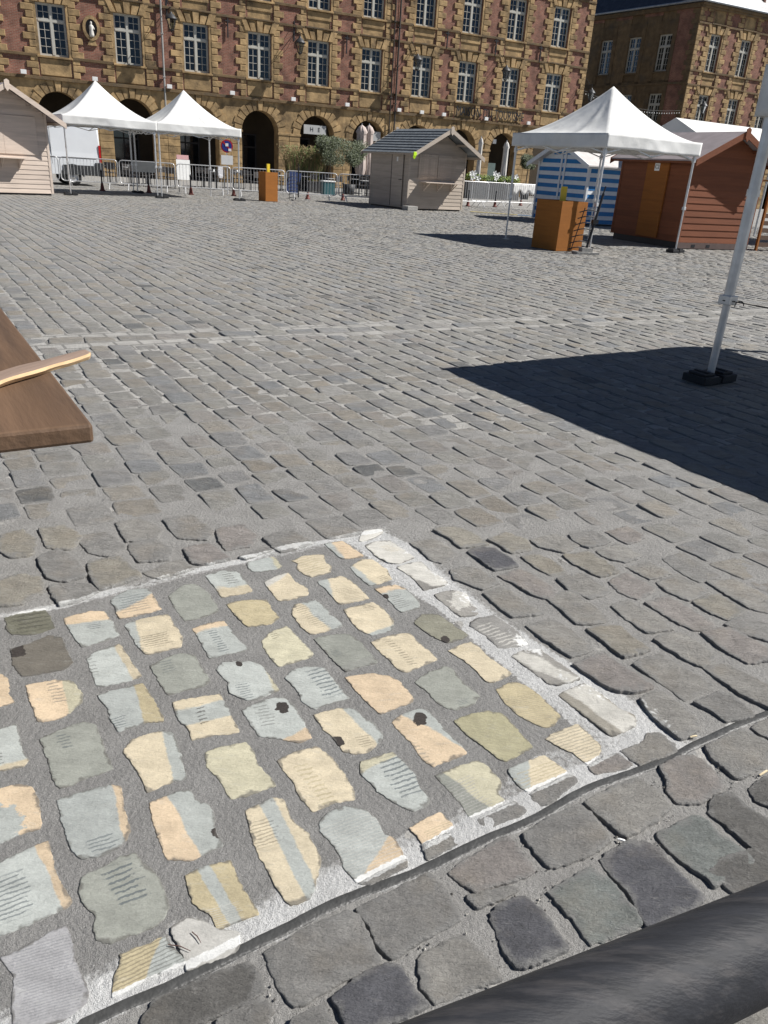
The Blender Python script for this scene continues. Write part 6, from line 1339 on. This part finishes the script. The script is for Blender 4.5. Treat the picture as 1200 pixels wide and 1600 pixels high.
for k in range(13): leaves(b, (-1.8 + k * .3, 0, 1.15 + rnd.uniform(-.05, .12)), .27, 160, .12, rnd, .7, .3, 0, 2)
b.build('foliage', [mat('bright_leaf', (.22, .30, .04), .6, var=.3), mat('deep_leaf', (.07, .12, .03), .6, var=.3)], r)
for k in range(10):
    x = rnd.uniform(-1.85, 1.85) if k > 4 else rnd.uniform(-1.9, -1.2); z = 1.15 + rnd.uniform(0, .35); b = MB()
    for j in range(5): a = j * 1.257; b.add([(x, -.22, z), (x + .13 * math.cos(a - .5), -.26, z + .13 * math.sin(a - .5)), (x + .18 * math.cos(a), -.24, z + .18 * math.sin(a)), (x + .13 * math.cos(a + .5), -.26, z + .13 * math.sin(a + .5))], [(0, 1, 2, 3)])
    b.build('flower', M_WHITE, r)
b = MB(); b.xf = Matrix.Rotation(.22, 4, 'Y'); b.box(-.3, .3, -.02, .02, 0, 1.0); p = bear(455, 12.2); tag(b.build('folding_sign', mat('dark_blue_panel', (.03, .05, .13), .5), None, p, rad(FANG)), 'dark blue leaning panel behind the barrier left of the olive trees', 'panel')
b = MB(); b.box(-.3, .3, -.2, .2, 0, .62); b.box(-.33, .33, -.23, .23, .6, .66, 1); p = bear(512, 11.5); tag(b.build('teal_bin', [mat('teal_plastic', (.03, .10, .11), .5), M_WHITE], None, p, rad(FANG), bevel=.015), 'dark teal box with a white lid behind the olive tree barrier', 'box')

# ---- wooden counter at the far right
r = thing('wooden_counter', 'pale wooden counter on a dark slatted pallet at the right edge, by the red-brown hut', 'counter', (*at(1183, 392), 0), rad(27)); b = MB(); b.box(0, 1.3, 0, .04, .95, 1.75); b.box(0, 1.3, .04, .6, 1.7, 1.74); b.build('panel', mat('pale_plywood', (.42, .33, .19), .8, var=.15, scale=4, bump=.2), r); b = MB()
for z in (.1, .28, .46, .64, .82): b.box(0, 1.3, .0, .03, z, z + .11)
b.build('slats', mat('dark_pallet_wood', (.10, .06, .04), .85), r)
for x in (-.06, 1.3):
    for y in (.0, .54): b = MB(); b.box(x, x + .06, y, y + .06, .0, 1.7); b.build('post', M_OCHRE, r)

# ---- near left: plank table with a broken strip of wood on it
M_PLANK = mat('brown_stained_plank', (.145, .088, .053), .6, var=.25, scale=5, bump=.35, bscale=22, stretch=(1.0, .12, 1), dirt=((.055, .038, .028), .7), dscale=4, spec=.3)
C0 = at(145, 662, .85); C1 = at(0, 478, .85); Cn = at(0, 673, .85); aL = math.atan2(*(C1 - C0)[::-1]); aN = math.atan2(*(C0 - Cn)[::-1])
r = thing('picnic_table', 'corner of a brown plank table top at the left edge, close to the camera', 'table', (*C0, 0), aL - math.pi / 2)
# local frame: y runs away along the long edge, -x goes left over the table
b = MB(); x = 0
for k, wd in enumerate((.22, .14, .14, .14, .14)): b.box(x - wd, x, 0 if k else 0.0, 1.9, .80, .85); x -= wd + .006
tt_ = b.build('table_top', M_PLANK, r, bevel=.009)
b = MB()
for y in (.35, 1.6): b.box(x + .03, -.05, y, y + .07, .755, .798)
b.build('crosspiece', M_PLANK, r)
for y in (.35, 1.6):
    for s in (0, 1): b = MB(); b.sq((-.42, y - .03, .0), (-.62 if s else -.5, y - .03, .76), .07); b.build('leg', M_PLANK, r)
M_CLEAN = mat('fresh_split_wood', (.52, .36, .20), .7, var=.2, scale=8, bump=.4, bscale=30, stretch=(.15, 1, 1)); M_OLDW = mat('old_wood_face', (.25, .18, .14), .7, var=.25, scale=7, bump=.4, bscale=30, stretch=(.15, 1, 1))
E1 = at(137, 549, .868); E0 = at(-60, 612, .868); aS = math.atan2(*(E1 - E0)[::-1]); Ls = np.hypot(*(E1 - E0)); b = MB(); n = 26; vs = []; rnd = random.Random(4)
for i in range(n + 1):
    t = i / n; x = t * Ls; tap = 1 - .35 * max(0, t - .55) / .45; j = rnd.uniform(-.0015, .0015); wd = .030 * tap * (1 + .08 * math.sin(t * 17)); zz = .004 * math.sin(t * 5)
    if i == n: wd *= .6
    vs += [(x, wd + j, -.012 + zz), (x, -wd * .7 + j, -.012 + zz), (x, -wd * 1.05 + j, .000 + zz), (x, -wd * .9, .008 + zz), (x, wd * .8, .014 + zz), (x, wd, .006 + zz)]
f1 = []; f2 = []
for i in range(n):
    for j in range(6): q = (i * 6 + j, i * 6 + (j + 1) % 6, (i + 1) * 6 + (j + 1) % 6, (i + 1) * 6 + j); (f2 if j in (1, 2, 0) else f1).append(q)
b.add(vs, f1 + [(0, 5, 4, 3, 2, 1)], 0); o_ = len(b.v); b.add(vs, f2 + [tuple(n * 6 + k for k in range(6))], 1)
tag(b.build('wood_strip', [M_OLDW, M_CLEAN], None, (*E0, .863), aS), 'broken strip of split wood lying on the plank table, its pale end sticking out', 'wood strip')
# ---- near right: scuffed black tube rail
m = mat('scuffed_black_tube', (.024, .025, .029), .6, var=.3, scale=14, bump=.12, bscale=60, spec=.25, dirt=((.075, .07, .07), .6), dscale=9, stretch=(1.2, 7, 7), rotz=-.47)
ax = Vector((.26893839, .41540717, .8919252)); ph, tlt = .47152343, -.09214486; dr = Vector((math.cos(ph) * math.cos(tlt), math.sin(ph) * math.cos(tlt), math.sin(tlt)))
r = thing('handrail', 'thick scuffed black tube rail crossing the lower right corner, close to the camera', 'handrail', tuple(ax))
n = 64; b = MB(); L0, L1 = -.75, 1.1; vs = []; a1 = dr.cross(Vector((0, 0, 1))).normalized(); a2 = a1.cross(dr)
for s in np.linspace(L0, L1, 40):
    for k in range(n): t = 2 * math.pi * k / n; vs.append(dr * s + (a1 * math.cos(t) + a2 * math.sin(t)) * .04)
b.add(vs, [(i * n + k, i * n + (k + 1) % n, (i + 1) * n + (k + 1) % n, (i + 1) * n + k) for i in range(39) for k in range(n)], 0, True); b.build('tube', m, r)
b = MB()
p_ = dr * 1.0; b.tube(p_, Vector((p_.x, p_.y, -ax.z)), .03, 16)
p_ = dr * -.7; b.tube(p_, Vector((p_.x, p_.y, -ax.z)), .03, 16); b.build('rail_post', m, r)

# ---- small litter in the joints
def pebbles(n, zone, smin, smax, seed):
    rnd = random.Random(seed); g = np.random.default_rng(seed); b = MB(); zx = np.array(zone); P = g.uniform(zx.min(0), zx.max(0), (n * 8, 2)); ok = inpoly(P[:, 0], P[:, 1], zone)
    for t in TRACED: ok &= ~inpoly(P[:, 0], P[:, 1], t)
    for x, y in P[ok][:n]:
        s = rnd.uniform(smin, smax); vs = []
        for d in ((1, 0, 0), (-1, 0, 0), (0, 1, 0), (0, -1, 0), (0, 0, 1), (0, 0, -1)): q = s * rnd.uniform(.6, 1.2); vs.append((x + d[0] * q, y + d[1] * q, .002 + s * .3 + d[2] * q * .6))
        b.add(vs, [(0, 2, 4), (2, 1, 4), (1, 3, 4), (3, 0, 4), (2, 0, 5), (1, 2, 5), (3, 1, 5), (0, 3, 5)], rnd.randrange(3))
    return b
GZ = [tuple(p) for p in pw([(130, 1640), (480, 1470), (700, 1365), (900, 1265), (1210, 1140), (1300, 1420), (900, 1700), (300, 1720)])]
gr = pebbles(420, GZ, .0012, .0042, 5).build('grit', [mat('grit_pale', (.42, .40, .36), .9), mat('grit_grey', (.22, .21, .20), .9), mat('grit_dark', (.08, .075, .07), .9)]); gr['kind'] = 'stuff'
GZ2 = [tuple(p) for p in pw([(0, 720), (600, 640), (1150, 830), (1190, 1090), (1080, 1150), (600, 815), (0, 940)])]
gr = pebbles(170, GZ2, .0015, .004, 6).build('grit', [bpy.data.materials['grit_pale'], bpy.data.materials['grit_grey'], bpy.data.materials['grit_dark']]); gr['kind'] = 'stuff'
M_TWIG = mat('dry_twig', (.10, .05, .04), .8); M_CHIP = mat('pale_wood_chip', (.62, .52, .34), .8)
for (x0, y0, x1, y1, lb) in ((300, 1457, 314, 1474, 'short dark twig lying across the pale mortar blob, the upper of two'), (263, 1477, 298, 1487, 'dark twig beside the pale mortar blob, the lower and longer of two')):
    a_ = at(x0, y0, .006); b_ = at(x1, y1, .006); md = (a_ + b_) / 2; b = MB(); v1 = a_ - md; v2 = b_ - md; mm = np.array([v1[1], -v1[0]]) * .12
    b.tube((*v1, 0), (*mm, .001), .0011, 6); b.tube((*mm, .001), (*v2, 0), .0011, 6, 0, .0006); tag(b.build('twig', M_TWIG, None, (*md, .008)), lb, 'twig')
for (px_, py_, a_, l_, lb) in ((970, 1316, -20, .009, 'small white chip of stone beside the dark rough cobble'), (1083, 1154, 15, .011, 'thin yellow splinter on the dark joint at the right of the painted patch'), (1192, 1211, 35, .018, 'dry yellow leaf blade between cobbles at the right edge')):
    b = MB(); b.prism([(-l_, 0), (-l_ * .3, .002), (l_ * .6, .0022), (l_, .001), (l_ * .5, -.001), (-l_ * .5, -.001)], -.0025, .0025); tag(b.build('chip', M_WHITE if 'white' in lb else M_CHIP, None, (*at(px_, py_), .008), rad(a_)), lb, 'chip')
